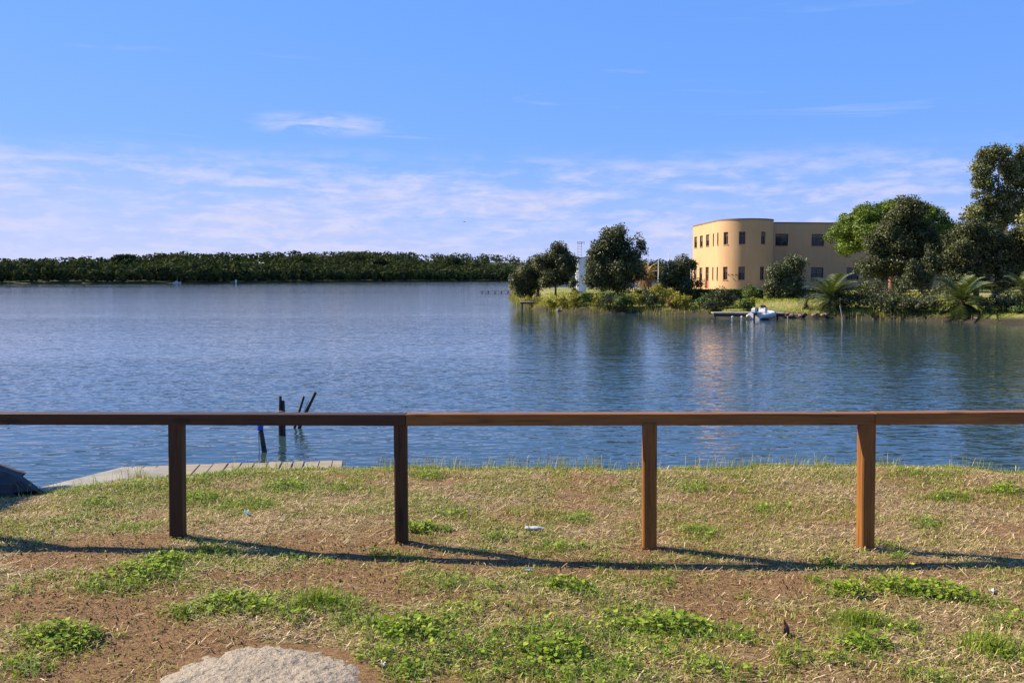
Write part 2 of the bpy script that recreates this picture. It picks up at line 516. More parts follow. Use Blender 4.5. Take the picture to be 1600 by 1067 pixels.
leaf_mat('weed_leaf', [(0.0, (0.075, 0.115, 0.014)), (0.5, (0.20, 0.28, 0.024)), (1.0, (0.40, 0.46, 0.06))], 0.35, 0.65, 0.15)
leaf_mat('litter_brown', [(0.0, (0.06, 0.035, 0.019)), (0.5, (0.145, 0.082, 0.042)), (1.0, (0.40, 0.28, 0.16))], 0.05, 0.85, 0.1)
leaf_mat('straw', [(0.0, (0.12, 0.07, 0.032)), (0.5, (0.40, 0.285, 0.135)), (1.0, (0.70, 0.56, 0.34))], 0.1, 0.7, 0.2)

# ------------------------------------------------------------------ near bank (ground)
EDGE_X = [-80, -14, -9.5, -6.3, -5.3, -4.6, -4.05, -3.85, -3.55, -2.6, -1.7, -0.97, -0.2, 0.59, 1.24, 2.0, 2.73, 3.5, 4.2, 4.65, 6, 12, 80]
EDGE_Y = [14, 10.6, 10.3, 9.6, 8.5, 7.80, 7.36, 7.40, 7.80, 8.26, 8.48, 8.46, 8.38, 8.26, 8.26, 8.36, 8.48, 8.44, 8.38, 8.16, 7.9, 7.6, 5]
CTRL = np.array([[-2.25, 5.85, .04], [-.74, 5.8, -.02], [.91, 5.75, -.07], [2.34, 5.75, -.04], [-3.9, 5.9, .03], [4.2, 5.8, -.03],
                 [-3.5, 4.2, 0], [-1, 4, 0], [1.5, 4, -.02], [3.5, 4, 0], [-3, 7.6, 0.0], [0, 7.6, -.02], [3, 7.6, -.01], [-6, 6.5, .05], [6, 6.5, 0], [-3.6, 7.4, -.07], [-4.0, 7.1, -.05], [-2.6, 7.9, -.05], [-1.8, 8.0, -.03]])


def edge_y(x):
    return np.interp(x, EDGE_X, EDGE_Y) + (fbm(np.asarray(x) * 1.0, np.zeros_like(np.asarray(x, float)), 0.35, 3, 5) - 0.5) * 0.26


def bank_z(x, y):
    x = np.asarray(x, float); y = np.asarray(y, float)
    w = 0; s = 0
    for cx, cy, cz in CTRL:
        k = np.exp(-((x - cx) ** 2 + (y - cy) ** 2) / 1.6) + 1e-6
        w = w + k; s = s + k * cz
    z = s / w
    z = z + (fbm(x, y, 0.9, 3, 3) - 0.5) * 0.055 + (fbm(x, y, 0.22, 3, 9) - 0.5) * 0.022
    e = edge_y(x)
    z = z - 0.06 * sstep(-0.5, 0.0, y - e) - 1.5 * sstep(0.0, 1.1, y - e)
    return z


BLOBS = [(-2.17, 5.04, 0.2),(-2.21, 4.83, 0.16),(-2.12, 5.27, 0.16),(-2.15, 5.15, 0.15),(-1.97, 5.45, 0.12),(-1.87, 5.52, 0.08),(-1.66, 4.48, 0.12),(-1.54, 4.59, 0.18),(-1.47, 4.64, 0.18),(-1.31, 4.54, 0.17),(-1.19, 4.48, 0.14),(-1.09, 4.59, 0.15),(-0.96, 4.64, 0.18),(-0.85, 4.5, 0.16),(-0.68, 4.37, 0.16),(-0.54, 4.25, 0.2),(-0.46, 4.29, 0.15),(-0.36, 4.37, 0.12),(-0.31, 4.14, 0.2),(-0.41, 3.96, 0.2),(-0.18, 4.03, 0.2),(-0.06, 4.17, 0.14),(-0.2, 4.5, 0.12),(-0.14, 4.64, 0.12),(-0.51, 3.82, 0.18),(-0.63, 4.03, 0.14),(0.13, 4.25, 0.18),(0.26, 4.37, 0.15),(0.21, 4.03, 0.2),(0.4, 4.14, 0.18),(0.51, 4.29, 0.16),(0.68, 4.37, 0.18),(0.82, 4.43, 0.2),(0.94, 4.37, 0.18),(1.01, 4.25, 0.14),(1.05, 4.17, 0.1),(0.61, 4.1, 0.18),(0.28, 3.82, 0.2),(0.06, 3.82, 0.2),(0.46, 3.82, 0.2),(0.73, 3.96, 0.12),(0.86, 3.86, 0.12),(1.08, 3.82, 0.14),(0.69, 4.64, 0.1),(0.53, 4.5, 0.12),(0.31, 4.96, 0.13),(0.38, 4.9, 0.1),(-0.26, 5.04, 0.12),(-0.2, 4.93, 0.09),(0.11, 5.09, 0.06),(-0.8, 5.45, 0.07),(-1.3, 5.33, 0.07),(-1.75, 5.39, 0.06),(1.92, 4.9, 0.12),(1.77, 4.83, 0.1),(2.2, 4.96, 0.14),(2.32, 4.92, 0.16),(2.44, 4.86, 0.16),(2.54, 4.78, 0.12),(2.1, 5.04, 0.1),(2.68, 4.78, 0.1),(2.65, 4.5, 0.14),(2.54, 4.46, 0.12),(1.78, 4.46, 0.13),(1.87, 4.4, 0.1),(1.69, 4.17, 0.14),(1.75, 4.14, 0.12),(2.01, 4.37, 0.12),(2.3, 4.14, 0.13),(2.27, 4.03, 0.12),(2.2, 4.17, 0.08),(1.32, 3.96, 0.1),(1.41, 3.99, 0.08),(1.28, 4.1, 0.07),(1.82, 3.82, 0.13),(1.87, 3.76, 0.1),(1.62, 4.46, 0.06),(0.97, 5.04, 0.08),(1.28, 4.83, 0.06),(1.82, 5.04, 0.08),(-2.24, 4.17, 0.16),(-2.12, 4.14, 0.15),(-2.04, 4.17, 0.1),(-2.11, 4.03, 0.12),(-2.19, 3.82, 0.13),(-2.1, 3.76, 0.1),(-2.4, 4.1, 0.06),(-2.64, 4.83, 0.06),(-2.61, 4.98, 0.06),(-2.53, 6.9, 0.2),(-2.65, 6.01, 0.12),(-3.12, 6.26, 0.12),(-3.7, 7.33, 0.2),(-3.11, 7.33, 0.2),(-3.19, 6.7, 0.15),(-1.97, 6.7, 0.2),(-1.88, 7.33, 0.25),(-1.29, 7.33, 0.2),(-0.8, 7.82, 0.2),(-2.69, 7.82, 0.2),(-0.48, 6.52, 0.15),(-0.63, 6.09, 0.13),(-0.5, 6.17, 0.1),(0.47, 6.43, 0.18),(0.34, 5.72, 0.15),(0.55, 5.79, 0.15),(-0.09, 6.01, 0.1),(1.61, 7.33, 0.2),(1.97, 6.7, 0.15),(1.36, 6.17, 0.12),(1.93, 5.45, 0.1),(2.94, 6.26, 0.14),(3.49, 7.0, 0.18),(3.96, 7.22, 0.14),(4.16, 7.28, 0.12),(3.54, 7.82, 0.2),(2.47, 5.79, 0.08),(2.42, 5.58, 0.1)]
BARE = [(-2.72, 5.52, 0.45),(-2.9, 5.33, 0.3),(-2.52, 5.72, 0.3),(-1.42, 5.86, 0.3),(-1.15, 5.58, 0.35),(-0.9, 5.09, 0.35),(-1.15, 5.04, 0.3),(-0.71, 4.78, 0.25),(-1.41, 5.04, 0.22),(-0.67, 5.72, 0.22),(-0.44, 5.45, 0.25),(-0.16, 5.45, 0.25),(-2.16, 4.5, 0.3),(-2.46, 4.5, 0.3),(-1.76, 4.25, 0.3),(-1.82, 3.96, 0.35),(-1.49, 4.03, 0.25),(-1.99, 3.82, 0.3),(-1.77, 5.09, 0.2),(-1.3, 4.17, 0.15),(0.31, 5.27, 0.25),(0.79, 5.33, 0.2),(1.5, 5.09, 0.3),(1.09, 4.93, 0.25),(1.23, 4.64, 0.25),(-0.35, 4.78, 0.2),(0.2, 4.59, 0.15),(1.81, 5.45, 0.15),(0.83, 5.65, 0.15),(-3.01, 6.52, 0.15),(-2.65, 6.34, 0.12)]


def bare_field(x, y):
    g = np.zeros_like(x)
    x, y = x + (fbm(x, y, .3, 3, 111) - .5) * .5, y + (fbm(x, y, .3, 3, 112) - .5) * .4
    for bx, by, r in BARE:
        g = np.maximum(g, np.exp(-((x - bx) ** 2 + ((y - by) * 1.3) ** 2) / (r * r)))
    return g


def blob_field(x, y):
    g = np.zeros_like(x)
    x, y = x + (fbm(x, y, .22, 3, 101) - .5) * .42, y + (fbm(x, y, .22, 3, 102) - .5) * .3
    for bx, by, r in BLOBS:
        d2 = ((x - bx) ** 2 + ((y - by) * 1.25) ** 2) / (r * r)
        g = np.maximum(g, np.exp(-d2 * 0.9))
    return g


def slab_field(x, y):
    return sstep(1.05, 0.9, np.sqrt(((x + 1.08) / 0.52) ** 2 + ((y - 3.62) / 0.55) ** 2))


def green_field(x, y):
    n = fbm(x, y, 0.75, 4, 21) * 0.6 + fbm(x, y, 0.2, 3, 33) * 0.4
    g = sstep(0.38, 0.60, n) * 0.9
    bare = sstep(.2, .65, bare_field(x, y))
    g = g * (1 - 0.92 * bare) * (1 - .45 * sstep(.3, 1.6, x) * sstep(7.9, 7.2, y))
    near = sstep(5.2, 4.4, y)
    g = g * (1 - 0.55 * near) + near * 0.35 * sstep(0.45, 0.6, fbm(x, y, 0.5, 3, 55)) * sstep(-1.2, 0.2, x)
    g = np.maximum(g, blob_field(x, y) * 0.95)
    e = edge_y(x)
    g = np.maximum(g, 0.75 * sstep(-0.55, -0.05, y - e) * (0.35 + fbm(x, y, 0.6, 2, 71)))
    g = np.maximum(g, 0.75 * sstep(-1.7, -2.6, x) * sstep(6.3, 6.8, y) * sstep(0.42, 0.6, fbm(x, y, 0.5, 3, 81)))
    return np.clip(g, 0, 1) * (1 - slab_field(x, y))


def straw_field(x, y):
    bare = sstep(.2, .7, bare_field(x, y))
    s = 0.35 + 0.65 * sstep(0.4, 0.6, fbm(x, y, 0.6, 3, 91))
    left = sstep(-1.6, -2.4, x) * sstep(5.3, 4.7, y)
    return np.clip(s * (1 - 0.85 * bare) * (1 - 0.4 * left), 0, 1) * (1 - slab_field(x, y))


def spaced(parts):
    out_ = []
    for a, b, n in parts:
        out_.append(np.linspace(a, b, n, endpoint=False))
    return np.concatenate(out_ + [[parts[-1][1]]])


gx = spaced([(-80, -16, 12), (-16, -6, 40), (-6, 6, 300), (6, 16, 40), (16, 80, 12)])
gy = spaced([(-60, 0, 10), (0, 3, 20), (3, 9.4, 170), (9.4, 16, 40)])
X, Y = np.meshgrid(gx, gy)
Z = bank_z(X, Y)
nx, ny = len(gx), len(gy)
idx = np.arange(nx * ny).reshape(ny, nx)
F = np.stack([idx[:-1, :-1], idx[:-1, 1:], idx[1:, 1:], idx[1:, :-1]], -1).reshape(-1, 4)
me = np_mesh('ground', np.stack([X, Y, Z], -1).reshape(-1, 3), F, straw_field(X, Y).ravel(), True)
tag(link('ground', me, M['bank_soil']), 'dry reddish grassy bank in the foreground', 'ground', kind='structure')

# ------------------------------------------------------------------ lake
WATER_Z = -0.75
lx = spaced([(-6000, -600, 6), (-600, -30, 12), (-30, 30, 30), (30, 600, 12), (600, 6000, 6)])
ly = spaced([(2, 60, 30), (60, 600, 20), (600, 7000, 8)])
X, Y = np.meshgrid(lx, ly)
nx, ny = len(lx), len(ly)
idx = np.arange(nx * ny).reshape(ny, nx)
F = np.stack([idx[:-1, :-1], idx[:-1, 1:], idx[1:, 1:], idx[1:, :-1]], -1).reshape(-1, 4)
me = np_mesh('lake_water', np.stack([X, Y, np.full_like(X, WATER_Z)], -1).reshape(-1, 3), F)
tag(link('lake_water', me, M['lake_water']), 'rippled blue lake water', 'water', kind='structure')

# ------------------------------------------------------------------ peninsula terrain
SHORE = np.array([(-0.6, 136), (-0.4, 118), (0.15, 92), (0.9, 78), (1.9, 68.0), (4.6, 63.6), (8.8, 61.2), (12.6, 58.6), (13.4, 56.2), (16.6, 55.0), (19.3, 53.4), (22.5, 51.8), (25, 49.6), (27.1, 47.2),
                  (31, 42), (40, 37), (60, 31), (150, 26), (150, 240), (60, 172), (30, 147), (18, 141), (6, 143)], float)


def poly_sd(x, y, P):
    d = np.full(x.shape, 1e9); inside = np.zeros(x.shape, bool)
    for (x0, y0), (x1, y1) in zip(P, np.roll(P, -1, 0)):
        ex, ey = x1 - x0, y1 - y0
        tt = np.clip(((x - x0) * ex + (y - y0) * ey) / (ex * ex + ey * ey), 0, 1)
        d = np.minimum(d, np.hypot(x - x0 - tt * ex, y - y0 - tt * ey))
        c = ((y0 > y) != (y1 > y))
        with np.errstate(divide='ignore', invalid='ignore'):
            xi = x0 + (y - y0) / (ey if ey else 1e-9) * ex
        inside ^= c & (x < xi)
    return np.where(inside, d, -d)


def land_z(x, y):
    x = np.asarray(x, float); y = np.asarray(y, float)
    sd = poly_sd(x, y, SHORE) + (fbm(x, y, 2.0, 3, 12) - 0.5) * 0.9
    z = -0.85 + 0.55 * sstep(-0.3, 0.9, sd) + 0.45 * sstep(0.6, 5.5, sd) + 0.05 * sstep(5, 30, sd)
    z = np.where(sd < -0.3, -0.85 + np.maximum(-1.2, (sd + 0.3) * 0.35), z)
    return z + (fbm(x, y, 3.0, 3, 8) - 0.5) * 0.10


px_ = spaced([(-8, 34, 130), (34, 70, 50), (70, 160, 30)])
py_ = spaced([(26, 46, 25), (46, 80, 120), (80, 150, 70), (150, 250, 25)])
X, Y = np.meshgrid(px_, py_)
Z = land_z(X, Y)
nx, ny = len(px_), len(py_)
idx = np.arange(nx * ny).reshape(ny, nx)
F = np.stack([idx[:-1, :-1], idx[:-1, 1:], idx[1:, 1:], idx[1:, :-1]], -1).reshape(-1, 4)
tag(link('peninsula_ground', np_mesh('peninsula_ground', np.stack([X, Y, Z], -1).reshape(-1, 3), F, None, True), M['lawn']),
    'grassy peninsula reaching into the lake', 'terrain', kind='structure')

# ------------------------------------------------------------------ far shore hills and wood
FS = np.array([(-620, 300), (-420, 318), (-200, 350), (-132, 368), (-94, 436), (0, 582), (108, 584), (260, 560), (520, 480), (800, 430)], float)
FH = np.array([4, 5, 5.5, 8.5, 10.0, 14.5, 10.0, 10, 10, 10], float)
fl = np.concatenate([[0], np.cumsum(np.hypot(*np.diff(FS, axis=0).T))])


def far_pt(u, v):
    """u along the shore, v metres inland"""
    x = np.interp(u, fl, FS[:, 0]); y = np.interp(u, fl, FS[:, 1])
    du = 25.0
    tx = np.interp(u + du, fl, FS[:, 0]) - np.interp(u - du, fl, FS[:, 0]); ty = np.interp(u + du, fl, FS[:, 1]) - np.interp(u - du, fl, FS[:, 1])
    l = np.hypot(tx, ty) + 1e-9
    return x - ty / l * v * 0.6, y + v * (0.6 * tx / l + 0.4)


def far_h(u, v):
    hmax = np.interp(u, fl, FH)
    return -1.0 + 0.9 * sstep(-3, 3, v) + hmax * sstep(5, 150, v) * (1 - .8 * sstep(170, 330, v)) + (fbm(u, v, 60, 3, 4) - 0.5) * 3.0 * sstep(10, 60, v)


uu = np.linspace(0, fl[-1], 160); vv = spaced([(-6, 20, 8), (20, 200, 18), (200, 900, 8)])
U, Vv = np.meshgrid(uu, vv)
X, Y = far_pt(U, Vv)
Z = far_h(U, Vv)
nx, ny = len(uu), len(vv)
idx = np.arange(nx * ny).reshape(ny, nx)
F = np.stack([idx[:-1, :-1], idx[:-1, 1:], idx[1:, 1:], idx[1:, :-1]], -1).reshape(-1, 4)
tag(link('far_hills', np_mesh('far_hills', np.stack([X, Y, Z], -1).reshape(-1, 3), F, None, True), M['wood_floor_soil']),
    'low wooded hills along the far shore', 'hills', kind='structure')


def leaf_quads(c, nrm, size, r, wid=0.34, fold=0.12):
    n = len(c)
    nrm = nrm / (np.linalg.norm(nrm, axis=1, keepdims=True) + 1e-9)
    q = r.normal(size=(n, 3))
    t = np.cross(nrm, q); t /= (np.linalg.norm(t, axis=1, keepdims=True) + 1e-9)
    b = np.cross(nrm, t)
    s = size[:, None]
    V = np.stack([c - t * s * 0.5, c + b * s * wid + nrm * s * fold, c + t * s * 0.5, c - b * s * wid + nrm * s * fold], 1).reshape(-1, 3)
    F = np.arange(4 * n).reshape(-1, 4)
    return V, F


def crown_leaves(lobes, density, leaf, r, clump=0.28, per=22, hollow=0.55, flat=0.0, tint_c=0.5, outward=1.0, holes=0.0):
    """lobes: (cx,cy,cz,rx,ry,rz); density: clumps per square metre of lobe surface"""
    Vs, Ts, Fs = [], [], []
    base = 0
    for (cx, cy, cz, rx, ry, rz) in lobes:
        area = 4 * math.pi * ((rx * ry) ** 1.6 / 3 + (rx * rz) ** 1.6 / 3 + (ry * rz) ** 1.6 / 3) ** (1 / 1.6)
        k = max(4, int(area * density))
        d = r.normal(size=(k, 3)); d /= np.linalg.norm(d, axis=1, keepdims=True)
        rad = hollow + (1 - hollow) * np.sqrt(r.random(k))
        rad *= 1 + 0.13 * np.sin(d[:, 0] * 5 + cx * 3) * np.cos(d[:, 2] * 6 + cy) + r.normal(size=k) * 0.05
        cc = np.array([cx, cy, cz]) + d * rad[:, None] * np.array([rx, ry, rz])
        if holes:
            kp = fbm(cc[:, 0] + cc[:, 2] * .6 + 20, cc[:, 2] + cc[:, 1] * .5 + 20, .9 * max(.6, min(rx, 1.2)), 2, 3) > holes
            cc, d = cc[kp], d[kp]
            k = len(cc)
            if k == 0:
                continue
        ct = np.clip(r.normal(tint_c, 0.2, k) + r.normal(0, .1), 0, 1)
        n = k * per
        off = np.clip(r.normal(size=(n, 3)), -1.5, 1.5) * clump * np.array([1, 1, 1 - flat * 0.6])
        p = np.repeat(cc, per, 0) + off
        nr = np.repeat(d, per, 0) * outward + r.normal(size=(n, 3)) * 0.75 + np.array([0, 0, 0.25 + flat])
        sz = leaf * r.uniform(0.6, 1.35, n)
        V, F = leaf_quads(p, nr, sz, r)
        tt = np.clip(np.repeat(ct, per) + r.normal(0, 0.13, n), 0, 1)
        Vs.append(V); Fs.append(F + base); Ts.append(np.repeat(tt, 4)); base += len(V)
    return np.concatenate(Vs), np.concatenate(Fs), np.concatenate(Ts)


def wood_lobes(r):
    """crown positions of the far wood"""
    L = []
    for v0, dv, step in ((1, 5, 5.0), (7, 7, 6.0), (15, 9, 6.5), (25, 12, 7.5), (39, 15, 8.5), (56, 18, 9.5), (76, 22, 10.5), (100, 26, 10), (130, 30, 10), (155, 30, 11)):
        u = 120.0
        while u < fl[-1] - 260:
            v = v0 + r.random() * dv
            rad = r.uniform(2.5, 5.0) * (0.8 if v < 12 else 1.0)
            h = r.uniform(5.5, 8.5) * (0.8 if v < 8 else 1.0)
            if r.random() < 0.05 and v < 60:
                h += 1.6
            if v > 70:
                rad *= 1.45; h = 6.2 + (h - 6.2) * .6
            x, y = far_pt(np.array(u), np.array(v)); z = far_h(np.array(u), np.array(v))
            L.append((float(x), float(y), float(z) + h * 0.58, rad, rad, h * 0.44 if r.random() < 0.7 else h * 0.34, float(z)))
            u += step * r.uniform(0.7, 1.3)
    for _ in range(150):
        u = fl[5] + r.uniform(-90, 110); v = r.uniform(35, 190)
        rad = r.uniform(4.0, 7.0); h = r.uniform(5.8, 7.4)
        x, y = far_pt(np.array(u), np.array(v)); z = far_h(np.array(u), np.array(v))
        L.append((float(x), float(y), float(z) + h * 0.58, rad, rad, h * 0.42, float(z)))
    return L


r0 = np.random.default_rng(11)
WL = wood_lobes(r0)
Vs, Fs, Ts = [], [], []
base = 0
for (cx, cy, cz, rx, ry, rz, z0) in WL:
    k = 190 if cy < 620 else 120
    d = r0.normal(size=(k, 3)); d /= np.linalg.norm(d, axis=1, keepdims=True)
    low = r0.random(k) < 0.3
    p = np.array([cx, cy, cz]) + d * np.array([rx, ry, rz]) * r0.uniform(0.82, 1.05, (k, 1))
    p[low, 2] = z0 + (p[low, 2] - z0) * 0.5
    V, F = leaf_quads(p, d + r0.normal(size=(k, 3)) * 0.55 + np.array([0, 0, .2]), r0.uniform(0.8, 1.7, k), r0, 0.45)
    tt = np.clip(r0.normal(0.45, 0.13) + r0.normal(0, 0.15, k), 0, 1)
    Vs.append(V); Fs.append(F + base); Ts.append(np.repeat(tt, 4)); base += len(V)
tag(link('far_woodland', np_mesh('far_woodland', np.concatenate(Vs), np.concatenate(Fs), np.concatenate(Ts)), M['leaf_wood']),
    'dark evergreen wood covering the far shore', 'woodland', kind='stuff')


# ------------------------------------------------------------------ trees and shrubs
def tree(name, label, loc, lobes, leafm, leaf=0.16, density=9.0, clump=0.26, per=22, trunk_h=1.0, trunk_r=0.12, barkm='bark', lean=(0, 0), seed=1,
         group=None, hollow=0.55, flat=0.0, cat='tree', crown_name='crown', limbs=True, tint_c=0.5, scale=1.0, subs=7, holes=0.41):
    r = np.random.default_rng(seed)
    root = empty(name, loc)
    root.scale = (scale, scale, scale)
    main = list(lobes)
    lobes = [(a, b_, c_, rx * .80, ry * .80, rz * .82) for a, b_, c_, rx, ry, rz in main]
    for (a, b_, c_, rx, ry, rz) in main:
        for _ in range(subs):
            d = r.normal(size=3); d[2] = d[2] * .8 + .25; d /= np.linalg.norm(d)
            q = r.uniform(.2, .46)
            k_ = 1.12 - q * .55
            lobes.append((a + d[0] * rx * k_, b_ + d[1] * ry * k_, c_ + d[2] * rz * k_, rx * q, ry * q, rz * q * .85))
    tag(root, label, cat, group)
    V, F, T = crown_leaves(lobes, density, leaf, r, clump, per, hollow, flat, tint_c, 1.0, holes)
    ok = V[:, 2].reshape(-1, 4).min(1) > 0.02
    F = F[ok]
    link(crown_name, np_mesh(crown_name, V, F, T), M[leafm], root)
    b = MB()
    top = Vector((lean[0], lean[1], trunk_h))
    b.tube([(0, 0, -0.25), (0, 0, 0.05), top * 0.35 + Vector((r.normal() * .04, r.normal() * .04, 0)), top * 0.7, top], [trunk_r * 1.5, trunk_r * 1.15, trunk_r, trunk_r * .9, trunk_r * .8], 8)
    if limbs:
        for (cx, cy, cz, rx, ry, rz) in main[:12]:
            e = Vector((cx, cy, cz + rz * .2))
            mid = top.lerp(e, 0.5) + Vector((r.normal() * .1, r.normal() * .1, -0.08 * (e - top).length))
            b.tube([top - Vector((0, 0, trunk_h * .12)), mid, e], [trunk_r * .6, trunk_r * .38, trunk_r * .12], 6)
    b.build('trunk' if cat == 'tree' else 'stem', M[barkm], root, True)
    return root


def lobes_blob(r, n, R_, H, z0, spread=0.6, small=(0.35, 0.6)):
    """irregular crown: lobes spread inside an ellipsoid of half width R_, from z0 to z0+H"""
    L = []
    for i in range(n):
        d = r.normal(size=3); d /= np.linalg.norm(d)
        k = r.uniform(0.3, 1.0)
        s = r.uniform(*small)
        L.append((d[0] * R_ * spread * k, d[1] * R_ * spread * k, z0 + H / 2 + d[2] * H * 0.5 * spread * k * 1.05, R_ * s, R_ * s, H * 0.5 * s * 1.05))
    return L


def gz(x, y):
    return float(land_z(np.array([x]), np.array([y]))[0])


rt_ = np.random.default_rng(5)
# A, B: pair of round dark oaks at the tip
tree('oak_tree', 'low round dark tree nearest the tip of the peninsula', (2.2, 74.5, gz(2.2, 74.5)),
     [(-.8, 0, 1.75, 1.15, 1.1, 1.15), (-1.5, .1, 1.45, .75, .8, .8), (-.2, 0, 2.3, .9, .9, .8), (-.9, 0, 2.5, .7, .7, .65), (-1.0, .2, 1.0, .8, .7, .5), (0.1, .2, 1.5, .6, .7, .8)],
     'leaf_oak', 0.125, 13, 0.19, 30, 1.3, .09, seed=2, scale=1.035, group='dark trees on the peninsula')
tree('oak_tree', 'taller dark tree with a bare trunk behind the low round one', (3.56, 72.5, gz(3.56, 72.5)),
     [(-.1, 0, 2.4, 1.15, 1.1, 1.0), (.8, .1, 2.2, .8, .9, 1.0), (-.7, .3, 2.9, .75, .8, .7), (.1, 0, 3.4, .9, .85, .75), (.3, 0, 3.95, .5, .5, .4), (1.1, .2, 3.0, .5, .6, .6), (.6, .2, 3.4, .6, .6, .5), (-.3, -.1, 1.6, .9, .8, .5), (.9, 0, 1.6, .6, .6, .5)],
     'leaf_oak', 0.125, 13, 0.19, 30, 1.6, .085, seed=3, scale=1.05, group='dark trees on the peninsula')
tree('small_conifer', 'small grey green conifer right of the bare trunk', (4.62, 67.5, gz(4.62, 67.5)),
     [(0, 0, .55, .42, .42, .5), (0, 0, 1.0, .33, .33, .5), (0, 0, 1.45, .2, .2, .4)], 'leaf_olive', 0.12, 16, 0.12, 18, .5, .05, seed=4)
# C: big dark tree
tree('oak_tree', 'largest dark leafy tree left of the cream building', (7.75, 65.5, gz(7.75, 65.5)),
     [(-.25, 0, 2.6, 1.5, 1.3, 1.5), (-1.4, 0, 2.3, .8, .9, 1.1), (-1.2, .1, 3.3, .65, .7, .7), (-.5, 0, 4.1, .85, .8, .8), (-.05, 0, 4.6, .6, .6, .5), (.55, .1, 3.6, .75, .8, .9), (1.15, 0, 4.0, .5, .6, .75), (1.5, .1, 3.7, .4, .5, .5), (1.0, 0, 2.5, .85, .9, 1.1), (-1.0, .1, 1.3, .85, .8, .6), (.5, 0, 1.2, 1.0, .8, .6), (-1.7, 0, 1.6, .5, .5, .5), (-.3, -.4, 1.7, .9, .6, .8)],
     'leaf_oak', 0.125, 12, 0.18, 30, 1.4, .13, seed=6, scale=1.065, group='dark trees on the peninsula')
# D, E, F
tree('oak_tree', 'squat dark tree touching the left edge of the cream building', (12.2, 64.2, gz(12.2, 64.2)),
     [(-.3, 0, 1.5, 1.0, .9, .9), (.45, 0, 1.5, .85, .8, .8), (-.2, 0, 2.3, .75, .7, .6), (.3, .1, 2.4, .55, .6, .45), (-.9, 0, 1.3, .5, .6, .7), (.9, 0, 1.2, .45, .5, .6), (0, 0, .8, 1.0, .8, .5)],
     'leaf_oak', 0.12, 14, 0.16, 30, .9, .08, seed=8, scale=1.065, group='dark trees on the peninsula')
tree('olive_tree', 'grey green round tree in front of the shaded building wing', (19.5, 63.5, gz(19.5, 63.5)),
     [(-.5, 0, 1.2, .95, .8, .95), (.5, 0, 1.3, .95, .8, .95), (-.65, 0, 2.0, .6, .6, .6), (.1, 0, 2.2, .65, .6, .55), (.75, 0, 2.3, .6, .6, .6), (.55, 0, 2.75, .4, .4, .35), (0, -.2, .7, 1.2, .8, .5)],
     'leaf_olive', 0.13, 13, 0.17, 24, .8, .08, seed=9)
# G: stone pine
r = np.random.default_rng(21)
L = []
for i in range(120):
    a = r.random() * 2 * math.pi; q = math.sqrt(r.random())
    x, y = math.cos(a) * q * 6.3, math.sin(a) * q * 5.2
    zt = 9.35 - 3.4 * q ** 2.6
    s = r.uniform(0.75, 1.0)
    L.append((x, y, zt - s * .5 + r.normal() * .12, s * 1.2, s * 1.2, s * 0.8))
for i in range(26):
    a = r.random() * 2 * math.pi
    L.append((math.cos(a) * 5.8 * r.uniform(.8, 1), math.sin(a) * 5.0, 4.9 + r.uniform(-.7, .8), .9, .9, .65))
tree('umbrella_pine', 'bright green umbrella pine with a broad domed crown', (40.6, 95, gz(40.6, 95)), L, 'leaf_pine', 0.2, 4.0, 0.2, 20, 4.2, .3, 'red_brown_bark', seed=22, hollow=0.8, subs=1, tint_c=.55, holes=0.0)
# H: tall dark tree in front of the pine
tree('evergreen_tree', 'tall dark ragged tree in front of the umbrella pine', (30.2, 69, gz(30.2, 69)),
     [(-.1, 0, 6.2, 1.0, 1.0, 1.0), (.7, 0, 6.3, .95, 1.0, .9), (-.8, 0, 5.0, 1.1, 1.1, 1.1), (1.3, .2, 5.0, 1.0, 1.0, 1.0), (2.1, .2, 4.0, 1.0, 1.0, 1.0), (-1.7, 0, 3.9, 1.1, 1.1, 1.1), (.2, -.3, 4.2, 1.6, 1.2, 1.5), (2.0, 0, 3.3, 1.4, 1.2, 1.3), (-.9, -.3, 2.7, 1.3, 1.1, 1.2), (-2.3, 0, 2.3, 1.1, 1.0, .9), (1.0, -.5, 2.3, 1.2, 1.0, 1.2), (.3, 0, 7.1, .7, .7, .55), (2.7, 0, 2.3, 1.0, 1.0, 1.1), (-.1, -.4, 1.4, 1.4, 1, .9)],
     'leaf_oak', 0.15, 8.5, 0.24, 34, 2.6, .22, seed=12, group='dark trees on the peninsula')
tree('slim_evergreen', 'slim pointed bush standing before the tall ragged tree', (27.9, 60.5, gz(27.9, 60.5)),
     [(0, 0, 1.0, .8, .7, .9), (.4, 0, 2.0, .5, .5, .9), (-.6, 0, 1.7, .45, .45, .7), (.45, 0, 3.0, .28, .3, .7), (-.65, 0, 2.3, .25, .3, .5), (-1.1, 0, .9, .6, .6, .7)],
     'leaf_olive', 0.13, 12, 0.15, 24, 1.0, .07, seed=14, tint_c=.4)
